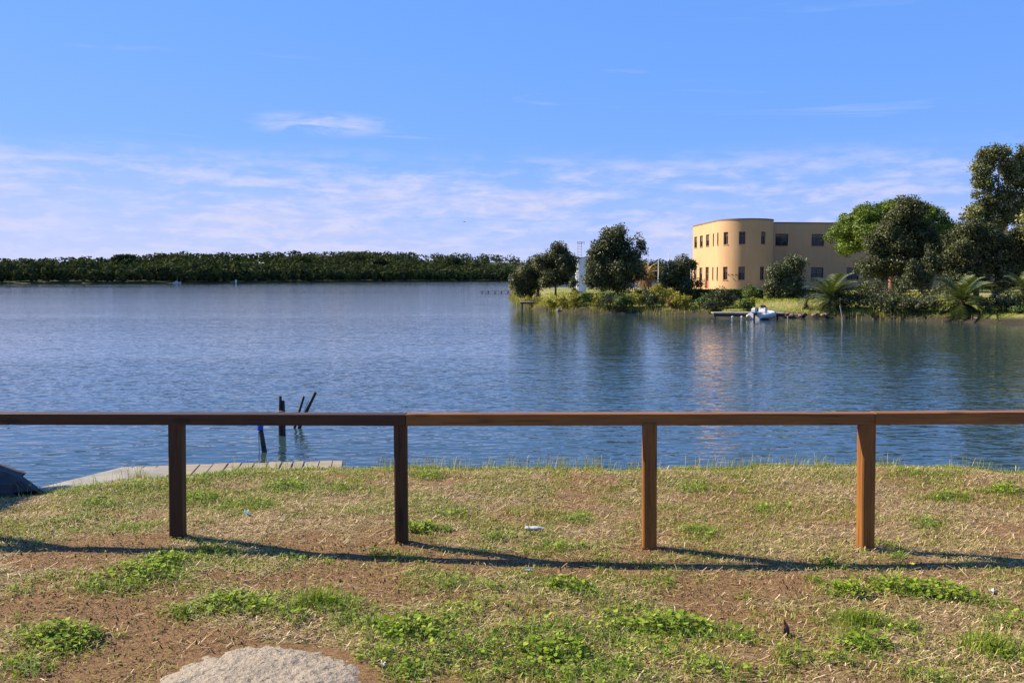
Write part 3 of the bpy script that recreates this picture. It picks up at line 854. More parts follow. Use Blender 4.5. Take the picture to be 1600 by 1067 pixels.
# I, J, K
tree('evergreen_tree', 'dark broad tree below the tall eucalyptus', (32.4, 62, gz(32.4, 62)),
     [(-.3, 0, 4.6, 1.2, 1.1, 1.0), (-1.0, 0, 3.7, 1.2, 1.1, 1.1), (.7, 0, 3.9, 1.4, 1.2, 1.2), (-1.5, 0, 2.5, 1.1, 1.0, 1.2), (1.6, 0, 2.9, 1.4, 1.2, 1.3), (.2, -.4, 2.5, 1.4, 1.0, 1.3), (-.9, -.4, 1.4, 1.2, .9, 1.0), (1.0, -.5, 1.4, 1.4, .9, 1.0), (2.6, 0, 3.6, 1.1, 1.1, 1.2), (2.8, 0, 2.0, 1.2, 1.0, 1.2), (0.2, 0, 5.2, .7, .7, .5)],
     'leaf_oak', 0.135, 10, 0.19, 30, 2.0, .18, seed=15, group='dark trees on the peninsula')
tree('eucalyptus_tree', 'tall open eucalyptus rising against the sky at the right', (36.4, 67, gz(36.4, 67)),
     [(-.75, 0, 10.5, .85, .8, .7), (-.1, 0, 10.75, .7, .7, .5), (-1.35, 0, 9.5, .75, .7, .8), (-1.2, 0, 8.7, .8, .7, .6), (.9, .2, 9.9, .9, .8, .9), (1.3, 0, 8.9, .9, .9, .9), (-.9, 0, 7.5, .9, .8, .7), (-1.5, 0, 6.6, .8, .7, .7), (-.5, 0, 6.5, .9, .8, .6), (1.5, .2, 7.4, 1.0, .9, .8), (.3, .2, 8.1, .55, .5, .5), (2.2, .3, 10.3, .9, .9, .9), (2.6, 0, 8.2, 1.1, 1, 1.2), (-2.0, 0, 5.9, .6, .6, .4), (.3, 0, 7.0, .8, .8, .7), (.9, 0, 6.2, .9, .8, .8), (-.1, 0, 5.6, .9, .8, .8), (1.7, 0, 6.0, .9, .8, .8), (2.5, 0, 6.8, .9, .8, .9), (2.0, .2, 9.2, .9, .8, .8)],
     'leaf_gum', 0.17, 7.5, 0.19, 20, 4.5, .17, 'pale_bark', lean=(.1, 0), seed=16, hollow=0.35, holes=.3)
tree('eucalyptus_tree', 'pale leaved eucalyptus cut by the right edge of the photo', (36.1, 60.5, gz(36.1, 60.5)),
     [(-.3, 0, 5.8, 1.0, .9, .9), (.5, 0, 6.3, 1.0, .9, .9), (-.5, 0, 4.8, 1.0, .9, .9), (.6, 0, 5.0, 1.1, 1, 1), (.2, 0, 3.8, 1.2, 1, .9)],
     'leaf_gum', 0.16, 9, 0.2, 22, 3.0, .15, 'pale_bark', seed=17, tint_c=.62)


def shrub(x, y, w, h, leafm, label, seed, name='shrub', leaf=0.10, dens=11, tint_c=.5):
    r = np.random.default_rng(seed)
    n = 5
    L = [(0, 0, h * .42, w * .5, w * .42, h * .45)]
    for i in range(n):
        s = r.uniform(.3, .5)
        L.append((r.uniform(-.5, .5) * w * .9, r.uniform(-.3, .3) * w, h * r.uniform(.3, .75), w * s * .8, w * s * .8, h * s * .75))
    tree(name, label, (x, y, gz(x, y)), L, leafm, leaf, dens, .10, 14, h * .3, .03, seed=seed, group='shrubs along the far bank', cat='shrub', crown_name='foliage', limbs=True, tint_c=tint_c, subs=3, holes=.3)


def at_px(px, Y):
    return (px - 800.0) / 1386.0 * Y


shrubs = [
    (2.9, 66.9, 1.1, .95, 'leaf_yellow', 'yellow green bush right beside the small jetty'),
    (3.8, 65.3, 1.2, 1.0, 'leaf_yellow', 'second yellow green bush to the right of the small jetty'),
    (4.6, 64.4, 1.1, 1.15, 'leaf_yellow', 'third yellow green bush right of the small jetty'),
    (5.4, 64.0, .9, .9, 'leaf_green', 'small green bush between yellow bushes at the waterline'),
    (6.05, 63.5, 1.0, .8, 'leaf_yellow', 'golden bush just left of the largest dark tree'),
    (6.75, 62.6, 1.5, 1.25, 'leaf_olive', 'dark olive bush under the largest dark tree'),
    (8.0, 62.0, 1.3, 1.05, 'leaf_green', 'leafy green bush in front of the largest dark tree trunk'),
    (8.9, 61.9, 1.0, .85, 'leaf_yellow', 'low yellow bush right of the largest dark tree'),
    (9.6, 61.7, 1.3, 1.2, 'leaf_olive', 'grey olive bush between yellow bushes on the bank'),
    (10.55, 61.6, 1.5, 1.55, 'leaf_yellow', 'tall mustard coloured bush left of the squat dark tree'),
    (10.9, 60.5, .9, .7, 'leaf_rust', 'small rusty bush at the waterline below the mustard one'),
    (11.7, 60.0, 1.4, .95, 'leaf_yellow', 'yellow bush below the squat dark tree'),
    (12.7, 59.4, 1.1, .8, 'leaf_green', 'green bush right of the one under the squat tree'),
    (13.35, 58.2, 1.5, 1.5, 'leaf_oak', 'dark green round bush left of the dock'),
    (14.1, 58.0, 1.1, 1.0, 'leaf_oak', 'lower dark green bush behind the dock'),
    (13.0, 57.9, 1.0, .8, 'leaf_olive', 'low olive bush at the left end of the dock'),
    (14.75, 56.5, .7, .65, 'leaf_green', 'little green bush behind the boat motor'),
    (15.3, 57.0, .55, .7, 'leaf_yellow', 'little yellow reed tuft behind the boat console'),
    (1.75, 71.0, .9, .8, 'leaf_yellow', 'golden bush on the bank just beyond the small jetty'),
    (1.55, 75.5, 1.2, 1.0, 'leaf_yellow', 'golden bush along the left shore behind the jetty'),
    (1.3, 82.0, 1.6, 1.2, 'leaf_yellow', 'yellow bush on the left shore under the low round tree'),
    (1.0, 92.0, 2.0, 1.6, 'leaf_yellow', 'large golden bush at the far left tip of the shore'),
    (1.1, 104.0, 2.0, 1.4, 'leaf_rust', 'rusty bush at the far left tip by the long pier'),
    (21.1, 54.6, 2.2, 1.5, 'leaf_oak', 'dark bush directly right of the lit palm'),
    (22.4, 52.9, 2.2, 1.25, 'leaf_oak', 'dark low bush overhanging the water right of the lit palm'),
    (23.7, 52.2, 1.7, 1.0, 'leaf_olive', 'grey green bush on the bank below the slim pointed bush'),
    (24.6, 55.6, 1.3, .6, 'leaf_yellow', 'yellowing low bush beside the reddish stump'),
    (27.0, 54.0, 2.0, 1.5, 'leaf_oak', 'dark bush behind the shaded palm'),
    (27.6, 50.0, 2.0, 1.3, 'leaf_oak', 'dark bush between the two shaded palms'),
    (23.2, 57.0, 2.2, 1.3, 'leaf_oak', 'wide dark bush behind the reddish stump'),
    (24.6, 51.6, 1.6, .9, 'leaf_oak', 'dark bush left of the shaded palm at the waterline'),
    (27.9, 48.6, .9, .45, 'leaf_green', 'small bright bush at the waterline by the right edge'),
    (16.9, 63.2, 1.0, 1.0, 'leaf_green', 'rounded green bush against the building hedge'),
]
for i, (x, y, w, h, lm, lab) in enumerate(shrubs):
    shrub(x, y, w, h, lm, lab, 100 + i)


def hedge(name, label, a, b, h, w, leafm, seed):
    r = np.random.default_rng(seed)
    a = np.array(a); b = np.array(b); ln = np.hypot(*(b - a))
    root = empty(name, (a[0], a[1], gz(*a)), math.atan2(b[1] - a[1], b[0] - a[0]))
    tag(root, label, 'hedge', 'clipped hedges on the far lawn')
    n = int(ln * 900)
    p = np.stack([r.uniform(0, ln, n), r.uniform(-w / 2, w / 2, n), r.uniform(0.02, h, n)], 1)
    side = r.random(n)
    p[side < .45, 1] = -w / 2 + r.normal(0, .03, (side < .45).sum())
    p[side > .7, 2] = h + r.normal(0, .035, (side > .7).sum())
    nr = r.normal(size=(n, 3)) * .6
    nr[side < .45, 1] -= 1; nr[side > .7, 2] += 1
    V, F = leaf_quads(p, nr, r.uniform(.09, .17, n), r)
    link('foliage', np_mesh('foliage', V, F, np.repeat(np.clip(fbm(p[:, 0], p[:, 2], .5, 2, seed) + r.normal(0, .15, n), 0, 1), 4)), M[leafm], root)
    s = MB()
    for k in np.arange(.3, ln, .6):
        s.tube([(k, 0, -.1), (k + .03, .02, h * .8)], [.025, .012], 5)
    tag(s.build('stem', M['bark'], root), kind='stuff')


hedge('hedge', 'clipped hedge below the curved sunlit end of the building', (12.6, 64.6), (18.2, 64.8), .66, .8, 'leaf_hedge', 61)
hedge('hedge', 'dark clipped hedge behind the grey green round tree', (18.5, 64.9), (23.2, 65.6), .66, .8, 'leaf_oak', 62)
hedge('hedge', 'low green hedge between the white tower and the largest tree', (4.7, 71.0), (9.0, 71.4), .45, .7, 'leaf_green', 63)
hedge('hedge', 'low green hedge between the largest tree and the squat tree', (9.6, 69.0), (13.4, 69.0), .55, .8, 'leaf_green', 64)


# --- palms: every frond is a part
def frond_mesh(name, ln, droop, seed, w=0.34):
    r = np.random.default_rng(seed)
    n = 17
    t = np.linspace(0, 1, n)
    x = ln * (t - 0.18 * droop * t ** 2); z = ln * (0.55 * t - (0.35 + 0.75 * droop) * t ** 2)
    V, F, T = [], [], []
    # midrib
    for i in range(n):
        q = 0.018 * (1.15 - t[i])
        V += [(x[i], -q, z[i]), (x[i], q, z[i])]; T += [.8, .8]
    for i in range(n - 1):
        F.append((2 * i, 2 * i + 1, 2 * i + 3, 2 * i + 2))
    for i in range(2, n):
        l = w * math.sin(math.pi * min(1, 0.12 + 0.86 * t[i])) ** .6 * ln * .75
        for s in (-1, 1):
            for k in range(2):
                f = (i - k * .5) / (n - 1)
                X_ = np.interp(f, t, x); Z_ = np.interp(f, t, z)
                b = len(V); d = 0.055 * ln
                V += [(X_ - d * .35, 0, Z_), (X_ + d * .35, 0, Z_), (X_ + l * .55, s * l * r.uniform(.65, .9), Z_ + l * (.12 - .35 * droop) + r.normal() * .02)]
                q = r.uniform(.2, .95); T += [q, q, q]
                F.append((b, b + 1, b + 2) if s > 0 else (b + 1, b, b + 2))
    me = bpy.data.meshes.new(name)
    me.from_pydata(V, [], F); me.update()
    at = me.attributes.new('tint', 'FLOAT', 'POINT'); at.data.foreach_set('value', np.array(T, np.float32))
    return me


def palm(label, loc, ln, trunk_h, n, seed, group='palms on the far bank', dry=8, green='palm_green'):
    r = np.random.default_rng(seed)
    root = empty('palm_tree', loc)
    tag(root, label, 'palm', group)
    b = MB()
    rings = [(0.17, -.3), (0.19, 0.0)]
    k = max(2, int(trunk_h / .09))
    for i in range(k):
        q = trunk_h * i / k
        rings += [(0.15, q + .01), (0.19, q + .055)]
    rings += [(0.2, trunk_h), (.1, trunk_h + .18), (.02, trunk_h + .25)]
    b.lathe(rings, n=10)
    b.build('trunk', M['bark'], root)
    var = [frond_mesh('frond', ln, d, seed + i) for i, d in enumerate((0.3, 0.62, 0.95))]
    for me in var:
        me.materials.append(M[green])
    dr = frond_mesh('frond', ln * .8, 0.9, seed + 9); dr.materials.append(M['palm_dry'])
    for i in range(n):
        f = i / n
        pitch = R(70) - f * R(100)
        m_ = var[min(2, int(f * 3))]
        o = link('frond', m_, None, root, (0, 0, trunk_h + .1 - .12 * f))
        o.rotation_euler = (r.normal() * .12, -pitch + R(20), i * 2.39996 + r.normal() * .1)
        s = r.uniform(.85, 1.1); o.scale = (s, s, s)
    for i in range(dry):
        o = link('frond', dr, None, root, (0, 0, trunk_h - .1))
        o.rotation_euler = (r.normal() * .2, R(32) + r.random() * .4, i * 2 * math.pi / max(1, dry) + r.normal() * .2)
    return root


palm('sunlit bushy palm leaning over the bank right of the boat', (19.7, 54.9, gz(19.7, 54.9)), 2.2, .55, 46, 31)
palm('small palm tuft left of the sunlit palm above the rocks', (18.4, 55.6, gz(18.4, 55.6)), .95, .15, 16, 36, dry=3)
palm('shaded palm with drooping fronds at the waterline near the right edge', (25.7, 50.7, gz(25.7, 50.7)), 2.3, .5, 42, 41, dry=5)
palm('half hidden palm cut by the right edge of the photo', (28.9, 50.2, gz(28.9, 50.2)), 1.7, 1.0, 28, 51, dry=4)
palm('distant palm with rusty orange fronds between the flagpoles', (16.8, 112, gz(16.8, 112)), 2.3, 1.5, 30, 71, dry=14, green='palm_dry')

# ------------------------------------------------------------------ the cream building
P0 = np.array([24.85, 122.5]); P1 = np.array([25.35, 110.5])
dv = (P1 - P0) / np.linalg.norm(P1 - P0); qv = np.array([-dv[1], dv[0]]); rad = 3.45
CC = P1 + rad * qv
a0 = math.atan2((P1 - CC)[1], (P1 - CC)[0]) % (2 * math.pi)
arc = [CC + rad * np.array([math.cos(a0 + k / 48 * math.pi), math.sin(a0 + k / 48 * math.pi)]) for k in range(49)]
PER = [P0] + arc + [arc[-1] - dv * 3.4, np.array([66, 118.9]), np.array([64.8, 128.3]), P0]
SP = np.concatenate([[0], np.cumsum([np.linalg.norm(b - a) for a, b in zip(PER, PER[1:])])])
PERA = np.array(PER)
ZB, ZT = -0.3, 8.62


def per(s):
    i = min(max(int(np.searchsorted(SP, s, 'right')) - 1, 0), len(PER) - 2)
    t = (s - SP[i]) / (SP[i + 1] - SP[i])
    p = PERA[i] * (1 - t) + PERA[i + 1] * t
    d = (PERA[i + 1] - PERA[i]) / np.linalg.norm(PERA[i + 1] - PERA[i])
    return p, np.array([d[1], -d[0]])


UZ, LZ = (5.70, 7.20), (1.40, 3.00)
OPEN = []
for s0, s1 in ((.75, 2.3), (3.75, 5.3), (6.9, 8.5), (10.2, 10.75), (12.2, 12.62), (13.7, 14.4), (15.78, 16.55), (18.5, 19.2)):
    OPEN.append((s0, s1, *UZ, 'window'))
for s0, s1 in ((.75, 2.3), (3.75, 5.3), (10.2, 10.75), (12.2, 12.62), (13.7, 14.4), (15.78, 16.55), (18.45, 19.1)):
    OPEN.append((s0, s1, *LZ, 'window'))
OPEN.append((6.9, 8.5, .25, 3.05, 'door'))
for k in range(6):
    s0 = 27.95 + k * 4.92
    OPEN.append((s0, s0 + 1.72, 5.74, 7.28, 'window'))
    OPEN.append((s0, s0 + 1.72, 1.34, 3.0, 'window'))

bld = empty('cream_building', (28.8, 110.6, 0))
tag(bld, 'two storey cream stucco building with a rounded end by the lake', 'building')
OFF = np.array([28.8, 110.6])
cuts = sorted(set([float(x) for x in SP] + [o[0] for o in OPEN] + [o[1] for o in OPEN]))
w = MB()
DEP = 0.22
for sa, sb in zip(cuts, cuts[1:]):
    if sb - sa < 1e-6:
        continue
    sm = (sa + sb) / 2
    pa, _ = per(sa + 1e-7); pb, _ = per(sb - 1e-7); pm, nrm = per(sm)
    pa = pa - OFF; pb = pb - OFF
    ops = sorted([o for o in OPEN if o[0] <= sm <= o[1]], key=lambda o: o[2])
    zc = ZB
    for o in ops + [None]:
        z1 = o[2] if o else ZT
        w.poly([(pa[0], pa[1], zc), (pb[0], pb[1], zc), (pb[0], pb[1], z1), (pa[0], pa[1], z1)])
        if o:
            ia, ib = pa - nrm * DEP, pb - nrm * DEP
            for zq, fl_ in ((o[2], 0), (o[3], 1)):
                w.poly([(pa[0], pa[1], zq), (pb[0], pb[1], zq), (ib[0], ib[1], zq), (ia[0], ia[1], zq)])
            if abs(sa - o[0]) < 1e-6:
                w.poly([(pa[0], pa[1], o[2]), (ia[0], ia[1], o[2]), (ia[0], ia[1], o[3]), (pa[0], pa[1], o[3])])
            if abs(sb - o[1]) < 1e-6:
                w.poly([(pb[0], pb[1], o[2]), (ib[0], ib[1], o[2]), (ib[0], ib[1], o[3]), (pb[0], pb[1], o[3])])
            zc = o[3]
w.build('wall', M['stucco'], bld)
# roof slab and coping
rf = MB()
rf.poly([(p[0] - OFF[0], p[1] - OFF[1], ZT - .35) for p in PER[:-1]])
rf.build('roof', M['roof_grey'], bld)
cp = MB()
NP = len(PER) - 1
outer, inner = [], []
for i in range(NP):
    e0 = PERA[i] - PERA[i - 1] if i else PERA[0] - PERA[NP - 1]
    e1 = PERA[i + 1] - PERA[i]
    n0 = np.array([e0[1], -e0[0]]) / np.linalg.norm(e0); n1_ = np.array([e1[1], -e1[0]]) / np.linalg.norm(e1)
    nn = (n0 + n1_) / max(.5, 1 + n0 @ n1_)
    outer.append(PERA[i] - OFF + nn * .05); inner.append(PERA[i] - OFF - nn * .28)
for i in range(NP):
    j = (i + 1) % NP
    a, b, c_, d_ = outer[i], outer[j], inner[j], inner[i]
    z0, z1 = ZT + .003, ZT + .16
    cp.poly([(*a, z1), (*b, z1), (*c_, z1), (*d_, z1)])
    cp.poly([(*a, z0), (*b, z0), (*b, z1), (*a, z1)])
    cp.poly([(*d_, z1), (*c_, z1), (*c_, ZT - .4), (*d_, ZT - .4)])
    cp.poly([(*a, z0), (*d_, z0), (*c_, z0), (*b, z0)])
cp.build('coping', M['dark_coping'], bld)
for (s0, s1, z0, z1, kind) in OPEN:
    pm, nrm = per((s0 + s1) / 2)
    pa, _ = per(s0); pb, _ = per(s1)
    wd = float(np.linalg.norm(pb - pa)); ht = z1 - z0
    mid = (pa + pb) / 2 - nrm * (DEP - .05) - OFF
    ang = math.atan2(pb[1] - pa[1], pb[0] - pa[0])
    f = MB(); t_ = .07
    f.box((-wd / 2 + t_ / 2, 0, ht / 2), (t_, .07, ht)); f.box((wd / 2 - t_ / 2, 0, ht / 2), (t_, .07, ht))
    f.box((0, 0, t_ / 2), (wd - 2 * t_, .068, t_)); f.box((0, 0, ht - t_ / 2), (wd - 2 * t_, .068, t_))
    if wd > .6:
        f.box((0, 0, ht / 2), (t_ * .8, .06, ht - 2 * t_))
        f.box((0, .002, ht * .68), (wd - 2 * t_, .05, t_ * .6))
    if kind == 'door':
        o = f.build('door', M['red_door'], bld, loc=(mid[0], mid[1], z0))
        MB().box((0, .03, ht * .2), (wd - .16, .04, ht * .36)).build('panel', M['red_door'], o)
        MB().box((wd * .08, -.06, 1.0), (.03, .06, .16)).build('handle', M['galvanised_steel'], o)
        MB().box((0, .03, ht * .69), (wd - .16, .02, ht * .55)).build('pane', M['window_glass'], o)
    else:
        o = f.build('window', M['window_frame'], bld, loc=(mid[0], mid[1], z0))
        MB().box((0, .03, ht / 2), (wd - .1, .02, ht - .1)).build('pane', M['window_glass'], o)
        q_ = random.Random(int(s0 * 31 + z0 * 7)).random()
        if wd > .6 and q_ < .6:
            bh = ht * (.18 + .5 * q_)
            MB().box((0, .012, ht - .07 - bh / 2), (wd - .15, .012, bh)).build('blind', M['blind'], o)
        MB().box((0, -.12, -.035), (wd + .12, .26, .05)).build('sill', M['sill_stone'], o)
    o.rotation_euler = (0, 0, ang)
for s0 in (14.53, 15.04, 15.52):
    pm, nrm = per(s0)
    b = MB()
    b.box((0, -.02, 0), (.10, .04, .14)); b.tube([(0, -.03, .02), (0, -.22, .06), (0, -.34, -.03)], [.025, .025, .06], 6)
    o = b.build('wall_lamp', M['dark_coping'], bld, loc=(pm[0] - OFF[0], pm[1] - OFF[1], 2.05))
    o.rotation_euler = (0, 0, math.atan2(nrm[1], nrm[0]) + math.pi / 2)

# ------------------------------------------------------------------ white tower, flagpoles, small things of the peninsula
tw = empty('white_tower', (7.3, 95, gz(7.3, 95)))
tag(tw, 'pale grey tank tower with a ladder frame on top behind the trees', 'tower')
b = MB(); b.lathe([(.62, -.3), (.62, 3.55), (.60, 3.6)], n=20); b.build('tank', M['white_paint'], tw, False)
b = MB(); b.lathe([(.68, 0), (.68, .08)], (0, 0, 3.62), 20); b.build('cap', M['galvanised_steel'], tw)
b = MB(); b.tube([(-.82, -.1, -.2), (-.82, -.1, 3.3), (-.6, -.1, 3.45)], .07, 8); b.build('downpipe', M['white_paint'], tw)
lf = MB()
for x in (-.30, .12):
    for y in (-.2, .2):
        lf.tube([(x, y, 3.7), (x, y, 5.25)], .022, 5)
for z in (3.95, 4.25, 4.55, 4.85, 5.12):
    for y in (-.2, .2):
        lf.tube([(-.30, y, z), (.12, y, z)], .018, 5)
lf.box((-.0, 0, 5.28), (.8, .5, .06))
lf.tube([(.4, 0, 5.3), (.4, 0, 5.02)], .02, 5)
lf.build('ladder_frame', M['galvanised_steel'], tw)

for i, (px, top, lab) in enumerate(((1012, 4.0, 'left pale flagpole in front of the distant palm'), (1028, 4.1, 'second pale flagpole just right of the distant palm'),
                                    (1044, 4.4, 'third thin flagpole above the squat dark tree'), (1062, 4.5, 'fourth thin flagpole above the squat dark tree'),
                                    (1079, 4.9, 'rightmost thin pole touching the building edge'))):
    x = at_px(px, 119)
    fp = empty('flagpole', (x, 119, gz(x, 119)))
    tag(fp, lab, 'pole', 'flagpoles on the peninsula')
    MB().tube([(0, 0, -.3), (0, 0, top * .6), (0, 0, top)], [.075, .065, .045], 8).build('pole', M['white_paint'], fp)
    MB().lathe([(.02, 0), (.07, .04), (.07, .1), (.02, .14)], (0, 0, top), 8).build('finial', M['white_paint'], fp)

# small jetty at the tip
j = empty('small_jetty', (1.6, 71.0, WATER_Z))
tag(j, 'small plank jetty on dark posts at the left tip of the bank', 'jetty')
for k in range(9):
    MB().box((-.85 + k * .205, 0, .52 + .006 * (k % 3)), (.19, 1.5, .06)).build('plank', M['weathered_board'], j)
MB().box((0, -.72, .44), (1.85, .08, .1)).build('beam', M['black_pile_wood'], j)
for x in (-.8, 0.0, .8):
    for y in (-.7, .6):
        MB().tube([(x, y, -.7), (x, y, .48)], .07, 7).build('pile', M['black_pile_wood'], j)

pr = empty('long_pier', (-2.6, 137, WATER_Z))
tag(pr, 'long low pier stretching left from the far tip of the peninsula', 'pier')
MB().box((0, 0, .35), (4.6, 1.2, .1)).build('deck', M['weathered_board'], pr)
for k in range(5):
    MB().tube([(-2 + k, -.4, -.8), (-2 + k, -.4, .32)], .07, 6).build('pile', M['black_pile_wood'], pr)

wb = empty('white_beam', (1.62, 76, gz(1.62, 76)))
tag(wb, 'whitish fallen beam lying on the golden grass behind the jetty', 'beam')
MB().tube([(-.55, 5.0, .62), (-.1, 2.0, .52), (.4, -1.2, .34)], [.09, .10, .11], 7).build('log', M['white_paint'], wb)
MB().box((0.35, -1.0, .12), (.2, .3, .3)).build('block', M['pale_rock'], wb)


def rock(name, label, loc, s, seed, m='rock', group=None, cat='rock', nv=5, nh=9):
    r = np.random.default_rng(seed)
    b = MB()
    rings = []
    for i in range(nv + 1):
        ph = math.pi * i / nv
        rings.append([(s[0] * (math.sin(ph) + .05) * math.cos(a) * r.uniform(.8, 1.15), s[1] * (math.sin(ph) + .05) * math.sin(a) * r.uniform(.8, 1.15), -s[2] * math.cos(ph) * r.uniform(.85, 1.1)) for a in np.arange(nh) * 2 * math.pi / nh])
    b.quadgrid(rings)
    o = b.build(name, M[m], None)
    o.location = loc
    o.rotation_euler = (0, 0, r.random() * 6)
    return tag(o, label, cat, group)


rock('boulder', 'grey boulder by the trunk behind the small jetty', (1.98, 73, .1), (.3, .28, .28), 3)
for i in range(9):
    x = 17.0 + i * .25 + random.Random(i).uniform(-.06, .06)
    y = np.interp(x, SHORE[9:11, 0], SHORE[9:11, 1]) - .05 + random.Random(i + 50).uniform(-.3, .45)
    s = random.Random(i + 9).uniform(.09, .22)
    nth = ('first', 'second', 'third', 'fourth', 'fifth', 'sixth', 'seventh', 'eighth', 'ninth', 'tenth', 'eleventh', 'twelfth', 'thirteenth')[i]
    rock('rock', nth + ' rock from the boat in the row along the waterline', (x, float(y), -.62 + random.Random(i + 70).uniform(0, .12)), (s * 1.25, s, s * .75), 200 + i, 'rock', 'rocks beside the sunlit palm')
for i, (x, y, s, lab) in enumerate(((25.9, 49.4, .22, 'pinkish stone at the foot of the shaded palm'), (26.3, 48.9, .17, 'small stone right of the shaded palm foot'), (27.7, 47.6, .2, 'pale stone at the waterline by the right edge'), (3.4, 65.0, .13, 'small dark stone below the yellow bushes'))):
    rock('rock', lab, (x, y, -.66), (s * 1.2, s, s), 240 + i, 'pale_rock')

st = empty('tree_stump', (23.75, 57.2, gz(23.75, 57.2)))
tag(st, 'short reddish stump under the tall ragged tree', 'stump')
MB().lathe([(.26, -.2), (.22, .1), (.18, .55), (.17, .8), (.1, .83)], n=9).build('trunk', M['red_brown_bark'], st)

bn = empty('wooden_bench', (25.1, 54.3, gz(25.1, 54.3)))
tag(bn, 'low weathered bench under the dark trees near the stump', 'bench')
MB().box((0, 0, .45), (1.15, .35, .06)).build('seat', M['weathered_board'], bn)
for x in (-.45, .45):
    MB().box((x, 0, .2), (.08, .3, .44)).build('leg', M['weathered_board'], bn)

sk = MB(); sk.tube([(0, 0, -.6), (-.04, .02, .5), (-.17, .03, 1.08)], [.05, .05, .04], 7)
o = sk.build('leaning_stake', M['grey_pile_wood']); o.location = (16.75, 44.8, WATER_Z)
tag(o, 'thin pale stake leaning out of the water below the sunlit palm', 'stake')

# dock and inflatable boat
dk = empty('floating_dock', (14.5, 54.6, WATER_Z))
dk.rotation_euler = (0, 0, R(-7))
tag(dk, 'low grey plank dock behind the white inflatable boat', 'dock')
for k in range(10):
    MB().box((-1.93 + k * .43, 0, .30 + .004 * (k % 3)), (.415, 1.5, .07)).build('plank', M['weathered_board'], dk)
MB().box((0, -.70, .18), (4.2, .08, .16)).build('beam', M['black_pile_wood'], dk)
for x in (-1.0, -.45):
    MB().lathe([(.02, 0), (.07, .03), (.085, .09), (.07, .15), (.02, .18)], (x, -.80, -.03), 10).build('float', M['grey_hypalon'], dk)
for x in (-1.9, 1.9):
    MB().tube([(x, .6, -.8), (x, .6, .26)], .06, 7).build('pile', M['black_pile_wood'], dk)

bt = empty('inflatable_boat', (15.0, 53.0, WATER_Z), R(50))
bt.scale = (.74, .74, .74)
tag(bt, 'white inflatable motorboat with a tall console moored at the dock', 'boat')
path = [(-1.55, .62, .28), (-1.0, .63, .27), (0, .64, .28), (.7, .58, .32), (1.2, .38, .40), (1.45, 0, .46), (1.2, -.38, .40), (.7, -.58, .32), (0, -.64, .28), (-1.0, -.63, .27), (-1.55, -.62, .28)]
MB().tube(path, [.10, .21, .23, .23, .22, .21, .22, .23, .23, .21, .10], 14).build('tube', M['grey_hypalon'], bt, True)
MB().quadgrid([[(-1.35, -.5, .12), (-1.35, 0, -.16), (-1.35, .5, .12), (-1.35, .5, .2), (-1.35, -.5, .2)], [(.6, -.45, .14), (.6, 0, -.14), (.6, .45, .14), (.6, .45, .22), (.6, -.45, .22)], [(1.3, -.08, .34), (1.3, 0, .26), (1.3, .08, .34), (1.3, .08, .38), (1.3, -.08, .38)]]).build('hull', M['white_gelcoat'], bt)
MB().box((-1.33, 0, .34), (.08, 1.0, .5)).build('transom', M['white_gelcoat'], bt)
b = MB()
b.quadgrid([[(-.28 + dx, -.27, z), (.25 - dx2, -.27, z), (.25 - dx2, .27, z), (-.28 + dx, .27, z)] for z, dx, dx2 in ((.2, 0, 0), (.65, .02, .04), (.92, .10, .12))])
cs = b.build('console', M['white_gelcoat'], bt)
MB().quadgrid([[(.10, -.25, .92), (.13, -.25, .92), (.13, .25, .92), (.10, .25, .92)], [(-.04, -.2, 1.12), (-.01, -.2, 1.12), (-.01, .2, 1.12), (-.04, .2, 1.12)]]).build('windscreen', M['window_glass'], cs)
MB().tube([(-.2 + .0, .16 * math.cos(a), .78 + .16 * math.sin(a)) for a in np.linspace(0, 2 * math.pi, 13)], .018, 5).build('steering_wheel', M['black_rubber'], cs)
MB().box((-.72, 0, .38), (.42, .56, .36), 0, .05).build('seat', M['white_gelcoat'], bt)
mo = MB().quadgrid([[(-1.62 - a, -b_, z), (-1.62 + a * .7, -b_, z), (-1.62 + a * .7, b_, z), (-1.62 - a, b_, z)] for z, a, b_ in ((.52, .16, .12), (.62, .24, .16), (.84, .24, .16), (.93, .15, .10))]).build('outboard_motor', M['white_gelcoat'], bt)
MB().quadgrid([[(-1.60 - a, -.05, z), (-1.60 + a, -.05, z), (-1.60 + a, .05, z), (-1.60 - a, .05, z)] for z, a in ((-.45, .12), (-.1, .08), (.52, .11))]).build('shaft', M['black_rubber'], mo)
MB().box((-1.42, 0, .5), (.14, .22, .2)).build('bracket', M['black_rubber'], mo)
MB().box((.62, 0, .46), (.5, .5, .05), 0, .015).build('bow_locker', M['white_gelcoat'], bt)

for i, (x, y, s, lab) in enumerate(((13.85, 50.6, .06, 'thin rod standing in the water in front of the boat'),)):
    o = MB().tube([(0, 0, -.4), (.01, 0, .28)], [.012, .01], 5).build('thin_rod', M['white_paint']); o.location = (15.65, 50.4, WATER_Z)
    tag(o, lab, 'rod')

